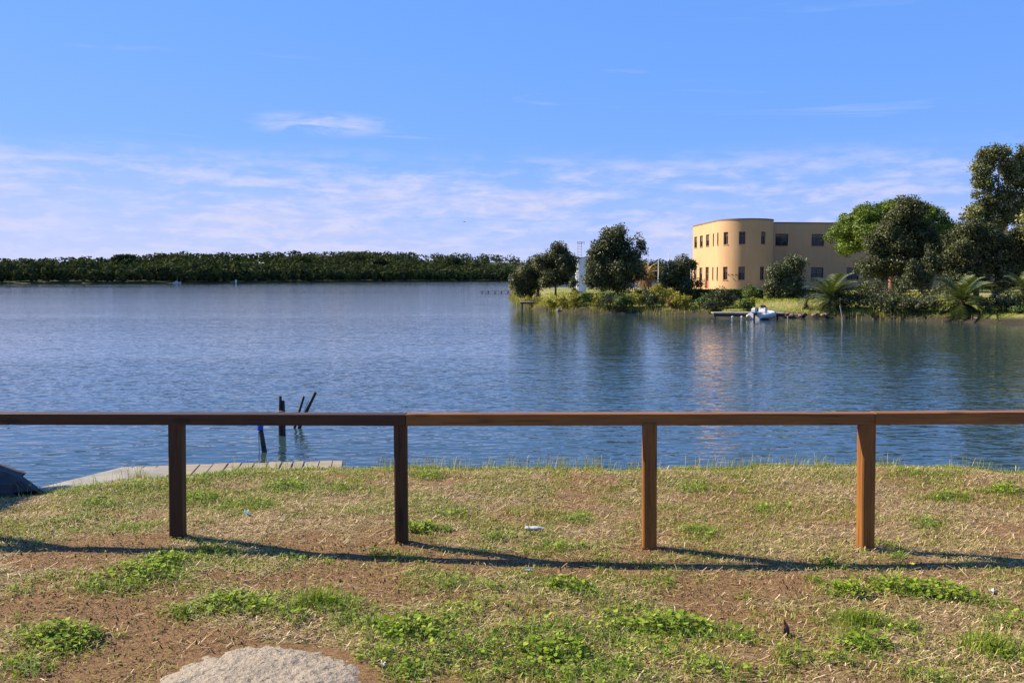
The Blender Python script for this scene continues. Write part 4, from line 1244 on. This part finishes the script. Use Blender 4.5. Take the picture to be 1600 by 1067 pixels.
# far small boat
fb = empty('far_boat', (-134.5, 357, WATER_Z), R(8))
fb.scale = (.5, .5, .5)
tag(fb, 'tiny grey boat moored under the far wood', 'boat')
MB().quadgrid([[(-3, -.9, .1), (-3, .9, .1), (-3, .8, .9), (-3, -.8, .9)], [(1.2, -.9, .1), (1.2, .9, .1), (1.2, .95, 1.0), (1.2, -.95, 1.0)], [(3.2, -.1, .4), (3.2, .1, .4), (3.2, .1, 1.2), (3.2, -.1, 1.2)]]).build('hull', M['galvanised_steel'], fb)
MB().box((-.5, 0, 1.35), (1.8, 1.3, .9)).build('cabin', M['galvanised_steel'], fb)
MB().tube([(.2, 0, 1.5), (.2, 0, 4.2)], .07, 5).build('mast', M['galvanised_steel'], fb)
fh = empty('lakeside_hut', (-115.5, 372, WATER_Z + .2))
fh.scale = (.45, .45, .45)
tag(fh, 'tiny white hut at the foot of the far wood', 'hut')
MB().box((0, 0, 1.2), (1.4, 1.4, 2.4)).build('wall', M['white_paint'], fh)
MB().quadgrid([[(-.9, -.9, 2.4), (.9, -.9, 2.4), (.9, .9, 2.4), (-.9, .9, 2.4)], [(-.05, -.9, 3.0), (.05, -.9, 3.0), (.05, .9, 3.0), (-.05, .9, 3.0)]]).build('roof', M['roof_grey'], fh)

# standout pines on the far skyline
for i, (u_, v_, h, rd, lab) in enumerate(((fl[5] - 18, 70, 9.5, 6.0, 'tall pine standing above the far wood near its right end'), (fl[5] - 95, 60, 8.5, 5.5, 'rounded pine on the far skyline left of the tallest one'),
                                          (fl[3] - 45, 75, 9.0, 7.0, 'broad pine crest on the far skyline at the left'), (fl[4] + 25, 80, 8.5, 5.0, 'rounded pine on the far skyline near the middle'))):
    x, y = far_pt(np.array(u_), np.array(float(v_))); z = float(far_h(np.array(u_), np.array(float(v_))))
    r = np.random.default_rng(300 + i)
    L = [(r.uniform(-.6, .6) * rd, r.uniform(-.6, .6) * rd, h - 1.6 - r.random() * 1.6, rd * .42, rd * .42, 1.5) for _ in range(9)]
    tree('skyline_pine', lab, (float(x), float(y), z), L, 'leaf_wood', 1.3, .9, .8, 10, h - 3, .35, seed=310 + i, group='pines on the far skyline', subs=1)

# bird: one continuous body with spread wings
b = MB()
b.tube([(-.16, 0, 0), (-.08, 0, .01), (.02, 0, .02), (.12, 0, .03), (.18, 0, .03)], [.012, .035, .045, .03, .012], 8)
for s in (-1, 1):
    b.quadgrid([[(-.05, s * .03, .03), (.08, s * .03, .03), (.08, s * .03, .045), (-.05, s * .03, .045)], [(-.06, s * .2, .09), (.06, s * .2, .10), (.06, s * .2, .107), (-.06, s * .2, .10)], [(-.08, s * .45, .05), (-.04, s * .45, .05), (-.04, s * .45, .054), (-.08, s * .45, .054)]])
o = b.build('bird', M['bird_dark']); o.location = (-6.4, 120, 9.12); o.rotation_euler = (0.15, 0, R(60))
tag(o, 'small dark bird gliding in the sky over the lake', 'bird')

# lawn grass on the peninsula
r = np.random.default_rng(77)
n = 60000
x = r.uniform(0, 34, n); y = 48 + 45 * r.random(n) ** 1.6
z = land_z(x, y)
ok = (z > -.55) & (np.abs(x) < y * .6)
x, y, z = x[ok], y[ok], z[ok]; n = len(x)
hgt = r.uniform(.03, .09, n) * (1 + 1.3 * sstep(.5, .65, fbm(x, y, 3, 2, 6))); an = r.random(n) * 2 * math.pi
wx, wy = np.cos(an) * .03, np.sin(an) * .03
lx_, ly_ = r.normal(size=n) * .05, r.normal(size=n) * .05
V = np.stack([np.stack([x - wx, y - wy, z - .01], 1), np.stack([x + wx, y + wy, z - .01], 1), np.stack([x + lx_, y + ly_, z + hgt], 1)], 1).reshape(-1, 3)
T = np.repeat(np.clip(.75 - fbm(x, y, 5, 3, 14) * .75 + r.normal(0, .15, n) + .1, 0, 1), 3)
tag(link('lawn_grass', np_mesh('lawn_grass', V, np.arange(3 * n).reshape(-1, 3), T), M['grass_blade']), 'short lawn grass on the far bank', 'grass', kind='stuff')

r = np.random.default_rng(78)
n = 60000
x = r.uniform(-1, 32, n); y = 46 + 60 * r.random(n) ** 1.7
sd = poly_sd(x, y, SHORE)
ok = (sd > -.35) & (sd < 1.5) & ((x < 13) | (r.random(n) < .35)) & (r.random(n) < sstep(.38, .55, fbm(x, y, 1.6, 3, 19)) + .15) & ~((x > 12.5) & (x < 19.5))
x, y = x[ok], y[ok]; n = len(x); z = land_z(x, y)
hgt = np.maximum(r.uniform(.15, .5, n) * (.6 + 1.1 * fbm(x, y, 1.2, 2, 23)), -.55 - z + .2 * r.random(n)); an = r.random(n) * 2 * math.pi
wx, wy = np.cos(an) * .022, np.sin(an) * .022
lx_, ly_ = r.normal(size=n) * .12, r.normal(size=n) * .12
V = np.stack([np.stack([x - wx, y - wy, z - .03], 1), np.stack([x + wx, y + wy, z - .03], 1), np.stack([x + lx_, y + ly_, z + hgt], 1)], 1).reshape(-1, 3)
T = np.repeat(np.clip(fbm(x, y, 2.5, 3, 24) + r.normal(0, .18, n), 0, 1), 3)
tag(link('bank_reeds', np_mesh('bank_reeds', V, np.arange(3 * n).reshape(-1, 3), T), M['leaf_yellow']), 'yellowish reeds fringing the far bank', 'reeds', kind='stuff')

# ------------------------------------------------------------------ the fence
fence = empty('wooden_fence', (0, 5.8, 0))
tag(fence, 'brown timber rail fence of square posts and a single top rail', 'fence')


def beam(name, a, b, sec, m, roll=0.0, bev=.006):
    a = Vector(a); b = Vector(b); ln = (b - a).length
    mb = MB(); mb.box((ln / 2, 0, 0), (ln, sec[0], sec[1]), 0, bev)
    o = mb.build(name, M[m], fence)
    xq = (b - a).normalized()
    o.rotation_mode = 'QUATERNION'
    o.rotation_quaternion = xq.to_track_quat('X', 'Z') @ Matrix.Rotation(roll, 4, 'X').to_quaternion()
    o.location = a - Vector((0, 5.8, 0))
    return o


POSTS = [(-6.5, 6.0, .09, 0, 'dark_fence_wood'), (-5.2, 5.96, .09, 0, 'dark_fence_wood'), (-3.88, 5.93, .09, .005, 'dark_fence_wood'), (-2.24, 5.85, .09, .010, 'dark_fence_wood'), (-.735, 5.80, .086, 0.0, 'dark_fence_wood'),
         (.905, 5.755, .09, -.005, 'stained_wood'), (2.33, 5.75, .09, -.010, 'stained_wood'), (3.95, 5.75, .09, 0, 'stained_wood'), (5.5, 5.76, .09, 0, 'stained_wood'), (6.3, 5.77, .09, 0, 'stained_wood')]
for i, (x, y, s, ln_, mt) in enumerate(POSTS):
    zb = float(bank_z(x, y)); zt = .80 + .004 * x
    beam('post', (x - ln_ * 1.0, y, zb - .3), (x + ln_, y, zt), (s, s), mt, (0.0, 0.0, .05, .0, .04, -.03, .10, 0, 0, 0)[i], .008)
beam('rail', (-6.6, 6.0, .800), (-.6955, 5.80, .816), (.095, .075), 'dark_fence_wood', 0, .003)
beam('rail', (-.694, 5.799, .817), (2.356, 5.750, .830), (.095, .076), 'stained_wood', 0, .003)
beam('rail', (2.358, 5.751, .832), (6.4, 5.77, .852), (.095, .077), 'stained_wood', 0, .003)

# ------------------------------------------------------------------ boardwalk and quay at the near edge
bw = empty('boardwalk', (-3.86, 8.64, 0), math.atan2(.31, 2.02))
tag(bw, 'row of pale weathered boards edging the near bank', 'boardwalk')
rr = random.Random(4)
xk = 0.0
k = 0
while xk < 2.12:
    wd = rr.uniform(.105, .15)
    MB().box((xk + wd / 2, -.30 + rr.uniform(-.012, .012), -.138 + rr.uniform(-.004, .004)), (wd - rr.choice((.006, .008, .016)), .62, .045), rr.uniform(-.01, .01), .004).build('plank', M['weathered_board'], bw)
    xk += wd; k += 1
MB().box((1.05, -.05, -.22), (2.1, .07, .11), 0.0).build('beam', M['grey_pile_wood'], bw)
for x in (.1, 1.05, 2.0):
    MB().tube([(x, -.1, -1.6), (x, -.1, -.166)], .05, 8).build('pile', M['grey_pile_wood'], bw)
b = MB()
q = [(-4.13, 7.62), (-3.78, 8.45), (-3.20, 8.42), (-3.20, 7.6), (-3.75, 7.2)]
b.quadgrid([[(x, y, -1.5) for x, y in q], [(x, y, -.10) for x, y in q], [(x * .998 - .005, y * .999, -.08) for x, y in q]])
o = b.build('concrete_slab', M['quay_concrete'])
tag(o, 'plain grey concrete slab at the corner left of the boards', 'slab')

rock('shade_lump', 'dark flat lump standing in for shade at the left edge of the near bank', (-4.92, 7.64, -.05), (.92, .40, .20), 5, 'shade_black', None, 'rock', 9, 22).rotation_euler = (0, 0, -.38)  # added dark lump, its black colour replaces shade on the bank corner

# unseen hut, added to cast the shadow on the left corner of the bank
ht = empty('shadow_hut', (-8.02, 7.37, 0), R(7))
tag(ht, 'unseen plank hut added beyond the left edge to shade the bank', 'hut')
zb = -.35
for k in range(14):
    xk = -1.3 + .1 + k * .2
    top = (2.25 + (xk + 1.6) / 1.6 * .3 if xk < 0 else 2.55 - xk / 1.55 * .55) - .06
    for sy in (-.95, .95):
        MB().box((xk, sy, (top - .4) / 2), (.19, .04, top + .4), 0, .003).build('plank', M['grey_pile_wood'], ht)
for k in range(9):
    for sx, top in ((-1.42, 2.2), (1.42, 1.97)):
        MB().box((sx, -.85 + k * .212, (top - .4) / 2), (.04, .2, top + .4), 0, .003).build('plank', M['grey_pile_wood'], ht)
MB().quadgrid([[(-1.6, -1.05, 2.25), (0, -1.05, 2.55), (1.55, -1.05, 2.0), (1.55, -1.05, 2.05), (0, -1.05, 2.62), (-1.6, -1.05, 2.32)], [(-1.6, 1.15, 2.25), (0, 1.15, 2.55), (1.55, 1.15, 2.0), (1.55, 1.15, 2.05), (0, 1.15, 2.62), (-1.6, 1.15, 2.32)]]).build('roof', M['roof_grey'], ht)

# ------------------------------------------------------------------ stakes in the water
def pile(name, label, base, top, r_, m, cat='stake'):
    o = MB().tube([Vector(base) - Vector((0, 0, .8)), base, Vector(base).lerp(Vector(top), .55) + Vector((.008, 0, 0)), top], [r_, r_, r_ * .92, r_ * .8], 9)
    return o


s1 = empty('mooring_stake', (-3.58, 12.6, WATER_Z))
tag(s1, 'dark mooring stake with a blue band standing in the near water', 'stake')
MB().tube([(.06, 0, -.8), (.02, 0, 0), (-.02, 0, .3), (-.045, 0, .52)], [.040, .038, .032, .026], 9).build('pole', M['black_pile_wood'], s1)
MB().lathe([(.036, 0), (.046, .02), (.047, .10), (.042, .16), (.034, .18)], (-.032, 0, .31), 10).build('band', M['blue_plastic'], s1)
MB().tube([(-.045, -.01, -.1), (-.055, -.01, .30)], .008, 5).build('rope', M['white_paint'], s1)
s2 = empty('twin_pile', (-3.64, 13.9, WATER_Z))
tag(s2, 'pair of upright black piles lashed together in the near water', 'pile')
MB().tube([(-.030, 0, -.8), (-.030, 0, .2), (-.016, 0, .63)], [.029, .028, .022], 8).build('pole', M['black_pile_wood'], s2)
MB().tube([(.028, 0, -.8), (.028, 0, .2), (.026, 0, .56)], [.030, .029, .024], 8).build('pole', M['black_pile_wood'], s2)
MB().lathe([(.065, 0), (.068, .02), (.065, .04)], (-.008, 0, .36), 10).build('lashing', M['grey_pile_wood'], s2)
s3 = empty('broken_ladder', (-3.54, 14.6, WATER_Z))
tag(s3, 'broken leaning frame of two slanted dark rails in the near water', 'ladder')
MB().tube([(-.20, 0, -.5), (-.05, 0, .10), (.09, 0, .53)], [.024, .024, .020], 8).build('rail', M['black_pile_wood'], s3)
MB().tube([(-.18, 0, -.5), (.05, 0, .12), (.285, 0, .60)], [.030, .029, .025], 8).build('rail', M['black_pile_wood'], s3)
MB().box((.03, 0, .20), (.2, .05, .06)).build('rung', M['black_pile_wood'], s3)
MB().tube([(.09, -.03, .27), (.17, -.03, .46)], .012, 6).build('cable', M['white_paint'], s3)

# ------------------------------------------------------------------ concrete patch in the foreground
OUT = np.array([(-1.60, 3.55), (-1.57, 3.75), (-1.50, 3.93), (-1.38, 4.08), (-1.22, 4.17), (-1.05, 4.15), (-.86, 4.08), (-.72, 3.95), (-.63, 3.80), (-.57, 3.62), (-.60, 3.35), (-.80, 3.15), (-1.10, 3.08), (-1.42, 3.2)])
cen = np.array([-1.08, 3.62])
na, nr_ = 180, 60
ang = np.linspace(0, 2 * math.pi, na, endpoint=False)
oa = np.arctan2(OUT[:, 1] - cen[1], OUT[:, 0] - cen[0]) % (2 * math.pi); orr = np.hypot(*(OUT - cen).T)
od = np.argsort(oa)
R_out = np.interp(ang, np.concatenate([oa[od][-1:] - 2 * math.pi, oa[od], oa[od][:1] + 2 * math.pi]), np.concatenate([orr[od][-1:], orr[od], orr[od][:1]]))
R_out = R_out * (1 + (fbm(ang * 3, ang * 0, .35, 3, 2) - .5) * .16)
fr = np.linspace(0, 1, nr_)
XX = cen[0] + np.cos(ang)[None] * R_out[None] * fr[:, None]; YY = cen[1] + np.sin(ang)[None] * R_out[None] * fr[:, None]
ZZ = bank_z(XX, YY) + .034 * (1 - fr[:, None] ** 3) - .012 * fr[:, None] ** 6 + (fbm(XX, YY, .03, 4, 31) - .5) * .022 + (fbm(XX, YY, .3, 2, 30) - .5) * .02
idx = np.arange(na * nr_).reshape(nr_, na)
F = np.stack([idx[:-1], np.roll(idx[:-1], -1, 1), np.roll(idx[1:], -1, 1), idx[1:]], -1).reshape(-1, 4)
o = link('concrete_patch', np_mesh('concrete_patch', np.stack([XX, YY, ZZ], -1).reshape(-1, 3), F, None, True), M['concrete'])
tag(o, 'rough pale concrete patch in the grass at the bottom', 'concrete')

# ------------------------------------------------------------------ ground cover of the near bank
rg = np.random.default_rng(99)


def scatter(n, field, ymin=3.0, ymax=9.0):
    n = int(n * 1.3)
    x = rg.uniform(-9.1, 9.1, n); y = rg.uniform(ymin - .25, ymax, n)
    lim = .6 * y + .8
    ok = (rg.random(n) < sstep(2.6, 0.0, np.abs(x) - lim)) & (y < edge_y(x) + .12)
    x, y = x[ok], y[ok]
    k = rg.random(len(x)) < field(x, y)
    return x[k], y[k]


def blades(x, y, h, wid, lean, tint, segs=True):
    n = len(x)
    z = bank_z(x, y)
    a = rg.random(n) * 2 * math.pi
    wx, wy = np.cos(a) * wid, np.sin(a) * wid
    b = rg.random(n) * 2 * math.pi
    ld = lean * h
    p = lambda dx, dy, dz: np.stack([x + dx, y + dy, z + dz], 1)
    m1x, m1y = np.cos(b) * ld * .3, np.sin(b) * ld * .3
    V = np.stack([p(-wx, -wy, -.004), p(wx, wy, -.004), p(m1x + wx * .8, m1y + wy * .8, h * .6), p(m1x - wx * .8, m1y - wy * .8, h * .6), p(np.cos(b) * ld, np.sin(b) * ld, h * np.maximum(.25, 1 - .42 * lean))], 1).reshape(-1, 3)
    i = np.arange(n)[:, None] * 5
    return V, [i + np.array([[0, 1, 2, 3]]), i + np.array([[3, 2, 4]])], np.repeat(tint, 5)


# short grass
x, y = scatter(560000, lambda x, y: np.clip(green_field(x, y) * (.3 + 1.3 * fbm(x, y, .12, 2, 131)), 0, 1) * .95 + .04)
n = len(x)
edge_d = edge_y(x) - y
h = rg.uniform(.011, .038, n) * (1 + 1.1 * blob_field(x, y)) * (1 + .9 * sstep(.35, 0, edge_d) * fbm(x, y, .4, 2, 61))
tint = np.clip(.28 + .5 * green_field(x, y) + .3 * blob_field(x, y) + rg.normal(0, .22, n), 0, 1)
V, F, T = blades(x, y, h, rg.uniform(.0014, .003, n), rg.uniform(.5, 1.6, n), tint)
tag(link('bank_grass', np_mesh('bank_grass', V, F, T), M['grass_blade']), 'short patchy green grass on the near bank', 'grass', kind='stuff')

# tall thin stalks along the water edge
x = rg.uniform(-4.5, 5.5, 2200); y = edge_y(x) - rg.uniform(-.05, .14, 2200)
k = rg.random(2200) < sstep(.4, .62, fbm(x, y, .35, 3, 66)); x, y = x[k], y[k]; n = len(x)
V, F, T = blades(x, y, rg.uniform(.06, .2, n), np.full(n, .002), rg.uniform(.2, .8, n), np.clip(rg.normal(.35, .2, n), 0, 1))
tag(link('edge_stalks', np_mesh('edge_stalks', V, F, T), M['grass_blade']), 'thin grass stalks along the water edge', 'grass', kind='stuff')

# dry straw lying flat
x, y = scatter(400000, lambda x, y: straw_field(x, y) * .75)
n = len(x)
z = bank_z(x, y) + rg.uniform(.002, .02, n)
ln_ = rg.uniform(.015, .055, n) * np.where(rg.random(n) < .06, 2.2, 1.0); a = rg.normal(.2, .9, n)
dx, dy, dz = np.cos(a) * ln_ * .5, np.sin(a) * ln_ * .5, rg.normal(0, .18, n) * ln_
wv = rg.uniform(.0009, .0026, n); wx, wy = -np.sin(a) * wv, np.cos(a) * wv
V = np.stack([np.stack([x - dx - wx, y - dy - wy, z - dz], 1), np.stack([x + dx - wx, y + dy - wy, z + dz], 1), np.stack([x + dx + wx, y + dy + wy, z + dz], 1), np.stack([x - dx + wx, y - dy + wy, z - dz], 1)], 1).reshape(-1, 3)
T = np.repeat(np.clip(rg.normal(.40, .28, n), 0, 1), 4)
tag(link('dry_straw', np_mesh('dry_straw', V, np.arange(4 * n).reshape(-1, 4), T), M['straw']), 'dry straw and mown grass littering the bank', 'straw', kind='stuff')


# dark leaf litter and crumbs of soil
x, y = scatter(260000, lambda x, y: np.clip(.22 + .5 * bare_field(x, y) + .25 * sstep(-.5, -2, x) * sstep(5.4, 4.8, y), 0, 1) * (1 - slab_field(x, y)) * (.35 + .9 * fbm(x, y, .3, 3, 141)), 3.0, 8.2)
n = len(x)
z = bank_z(x, y) + rg.uniform(.001, .010, n)
ln_ = rg.uniform(.004, .02, n); a = rg.random(n) * 2 * math.pi
dx, dy, dz = np.cos(a) * ln_ * .5, np.sin(a) * ln_ * .5, rg.normal(0, .35, n) * ln_
wv = ln_ * rg.uniform(.12, .4, n); wx, wy = -np.sin(a) * wv, np.cos(a) * wv
V = np.stack([np.stack([x - dx, y - dy, z - dz], 1), np.stack([x + wx, y + wy, z + dz * .3], 1), np.stack([x + dx, y + dy, z + dz], 1), np.stack([x - wx, y - wy, z + .002], 1)], 1).reshape(-1, 3)
tag(link('leaf_litter', np_mesh('leaf_litter', V, np.arange(4 * n).reshape(-1, 4), np.repeat(np.clip(rg.normal(.35, .28, n), 0, 1), 4)), M['litter_brown']), 'dark crumbs of dead leaves on the bare soil', 'leaf litter', kind='stuff')


# broad leaved weeds
def weed_leaves(x, y, z, size, tilt, az, tint, r):
    """cupped, lobed leaves: centre + 7 rim points"""
    n = len(x)
    K = 7
    th = np.linspace(0, 2 * math.pi, K, endpoint=False)
    rim = np.array([1.0, .86, 1.0, .84, .84, 1.0, .86])
    u = np.cos(th) * rim; v = np.sin(th) * rim * .95
    lu = u[None] * size[:, None] + size[:, None] * .75; lv = v[None] * size[:, None]
    lw = (.16 * (u ** 2 + v ** 2) + .06 * np.cos(th * 3))[None] * size[:, None] * r.uniform(.2, 1.6, (n, 1))
    cu = np.concatenate([size[:, None] * .75, lu], 1); cv = np.concatenate([np.zeros((n, 1)), lv], 1); cw = np.concatenate([np.zeros((n, 1)), lw], 1)
    ct, s_ = np.cos(tilt)[:, None], np.sin(tilt)[:, None]
    fu = cu * ct - cw * s_; fw = cu * s_ + cw * ct
    ca, sa = np.cos(az)[:, None], np.sin(az)[:, None]
    V = np.stack([x[:, None] + fu * ca - cv * sa, y[:, None] + fu * sa + cv * ca, z[:, None] + fw], -1).reshape(-1, 3)
    i = np.arange(n)[:, None, None] * (K + 1)
    tri = np.array([[0, 1 + k, 1 + (k + 1) % K] for k in range(K)])[None]
    return V, (i + tri).reshape(-1, 3), np.repeat(tint, K + 1)


x, y = scatter(190000, lambda x, y: np.clip(blob_field(x, y) * (.35 + 1.1 * fbm(x, y, .18, 3, 13)) - .18, 0, 1) * .55 + .05 * green_field(x, y), 3.0, 7.8)
n = len(x)
bl = blob_field(x, y)
z = bank_z(x, y) + rg.uniform(.006, .05, n) * (.35 + bl)
V, F, T = weed_leaves(x, y, z, rg.uniform(.005, .0135, n) * (.75 + .5 * bl), rg.normal(.25, .4, n), rg.random(n) * 2 * math.pi, np.clip(.25 + .35 * fbm(x, y, .5, 2, 15) + rg.normal(0.08, .16, n), 0, 1), rg)
tag(link('ground_weeds', np_mesh('ground_weeds', V, F, T), M['weed_leaf']), 'low broad leaved weeds spreading over the bank', 'weeds', kind='stuff')

# single larger plants
PLANTS = [(-2.18, 5.06, 0.17, 'leafy weed patch in front of the first post shadow at the left'), (-1.48, 4.61, 0.17, 'largest bright weed clump above the concrete patch'), (-0.52, 4.29, 0.14, 'upright bright weed clump right of the concrete patch'), (-2.17, 4.15, 0.15, 'dark leaved weed clump at the lower left'), (0.8, 4.41, 0.17, 'broad weed clump near the bottom below the third post'), (0.32, 4.96, 0.1, 'small weed clump below the rail shadow left of the third post'), (2.19, 4.95, 0.12, 'weed clump in front of the fourth post'), (2.41, 4.87, 0.13, 'weed clump right of the one before the fourth post'), (1.71, 4.17, 0.1, 'leafy weed at the lower right below a dark tuft'), (-0.64, 6.09, 0.09, 'small weed clump at the foot of the second post'), (4.09, 7.24, 0.11, 'yellow green weed near the bank edge at the right'), (-2.12, 5.28, 0.09, 'small weed just above the leafy patch at the left'), (0.21, 4.08, 0.14, 'low weed clump near the bottom middle'), (1.92, 4.9, 0.09, 'small weed clump left of the one before the fourth post')]
for i, (px, py, rd, lab) in enumerate(PLANTS):
    z0 = float(bank_z(px, py))
    root = empty('weed_plant', (px, py, z0))
    tag(root, lab, 'weed', 'leafy weed clumps on the near bank')
    n = int(rd * 1100)
    q = np.sqrt(rg.random(n)) * rd; a = rg.random(n) * 2 * math.pi
    xs, ys = np.cos(a) * q * 1.3, np.sin(a) * q * .9
    zs = bank_z(px + xs, py + ys) - z0 + rg.uniform(.012, .075, n) * (1.15 - (q / rd) ** 2 * .8)
    V, F, T = weed_leaves(xs, ys, zs, rg.uniform(.007, .018, n), rg.normal(.15, .5, n), rg.random(n) * 2 * math.pi, np.clip(rg.normal(.5, .2, n), 0, 1), rg)
    link('foliage', np_mesh('foliage', V, F, T), M['weed_leaf'], root)
    sm = MB()
    for k in range(0, n, 3):
        sm.tube([(xs[k] * .5, ys[k] * .5, -.01), (xs[k], ys[k], zs[k])], [.0018, .0012], 4, False)
    tag(sm.build('stem', M['weed_leaf'], root), kind='stuff')

# tall grass tuft
for i, (px, py, lab) in enumerate(((2.28, 4.11, 'spiky tall grass tuft at the lower right corner'), (1.78, 4.46, 'dark grass tuft above the leafy weed at the lower right'), (-1.04, 4.68, 'fine grass tuft with long stalks above the concrete patch'))):
    root = empty('grass_tuft', (0, 0, 0))
    tag(root, lab, 'grass tuft', 'grass tufts on the near bank')
    n = 420
    q = np.abs(rg.normal(0, .075, n)); a = rg.random(n) * 2 * math.pi
    V, F, T = blades(px + np.cos(a) * q * 1.4, py + np.sin(a) * q, rg.uniform(.05, .12, n), rg.uniform(.001, .0022, n), rg.uniform(.2, .9, n), np.clip(rg.normal(.72, .2, n), 0, 1))
    tag(link('blades', np_mesh('blades', V, F, T), M['grass_blade'], root), kind='stuff')

# ------------------------------------------------------------------ litter and small finds
o = MB().lathe([(.004, 0), (.026, .004), (.029, .02), (.026, .05), (.029, .075), (.027, .105), (.012, .135), (.012, .15), (.004, .152)], (0, 0, 0), 10).build('plastic_bottle', M['litter_white'])
o.location = (.09, 6.16, float(bank_z(.09, 6.16)) + .022); o.rotation_euler = (R(88), .15, R(82)); o.scale = (.8, .5, .9)
tag(o, 'crushed white plastic bottle lying in the grass between middle posts', 'bottle')


def scrap(label, loc, s, m, seed, name='paper_scrap', cat='litter'):
    r = np.random.default_rng(seed)
    v = []
    for i in range(5):
        for k in range(5):
            v.append(((i / 4 - .5) * s * 2, (k / 4 - .5) * s * 1.3, abs(r.normal()) * s * .5))
    idx = np.arange(25).reshape(5, 5)
    F = np.stack([idx[:-1, :-1], idx[:-1, 1:], idx[1:, 1:], idx[1:, :-1]], -1).reshape(-1, 4)
    me = np_mesh(name, np.array(v), F)
    o = link(name, me, M[m]); o.location = (loc[0], loc[1], float(bank_z(*loc)) + .006); o.rotation_euler = (0, 0, r.random() * 3)
    md = o.modifiers.new('thickness', 'SOLIDIFY'); md.thickness = .0015
    return tag(o, label, cat)


scrap('crumpled light blue scrap in the grass near the first post', (-1.94, 6.41), .026, 'litter_blue', 1, 'plastic_scrap')
scrap('tiny pale blue scrap lying in the rail shadow', (.10, 5.26), .016, 'litter_blue', 2, 'plastic_scrap')
scrap('white crumpled tissue right of the concrete patch', (-.575, 3.87), .02, 'litter_white', 3)
scrap('small white scrap near the right edge of the bank', (2.70, 4.87), .022, 'litter_white', 4)
o = MB().lathe([(.012, -.01), (.016, .01), (.02, .03), (.016, .05), (.008, .065), (.004, .09)], n=8).build('withered_seed_head', M['dead_brown'])
o.location = (1.37, 4.31, float(bank_z(1.37, 4.31))); o.rotation_euler = (.15, -.2, 0)
tag(o, 'withered dark brown seed head standing in the straw', 'dead plant')
fw_ = empty('yellow_flower', (2.40, 5.22, float(bank_z(2.40, 5.22))))
tag(fw_, 'single yellow flower on the rail shadow right of the fourth post', 'flower')
MB().tube([(0, 0, -.01), (.004, 0, .06)], .0015, 5).build('stem', M['weed_leaf'], fw_)
for k in range(7):
    a = k * 2 * math.pi / 7
    MB().poly([(.004, 0, .06), (.004 + .012 * math.cos(a - .3), .012 * math.sin(a - .3), .066), (.004 + .018 * math.cos(a), .018 * math.sin(a), .068), (.004 + .012 * math.cos(a + .3), .012 * math.sin(a + .3), .066)]).build('petal', M['yellow_petal'], fw_)
b = MB().tube([(-.09, .03, 0), (-.02, .0, .012), (.05, -.03, .008), (.10, -.07, .01)], [.004, .005, .004, .003], 6)
o = b.build('dry_twig', M['straw']); o.location = (3.19, 5.56, float(bank_z(3.19, 5.56)) + .008)
tag(o, 'pale dry twig on the ground at the far right', 'twig')
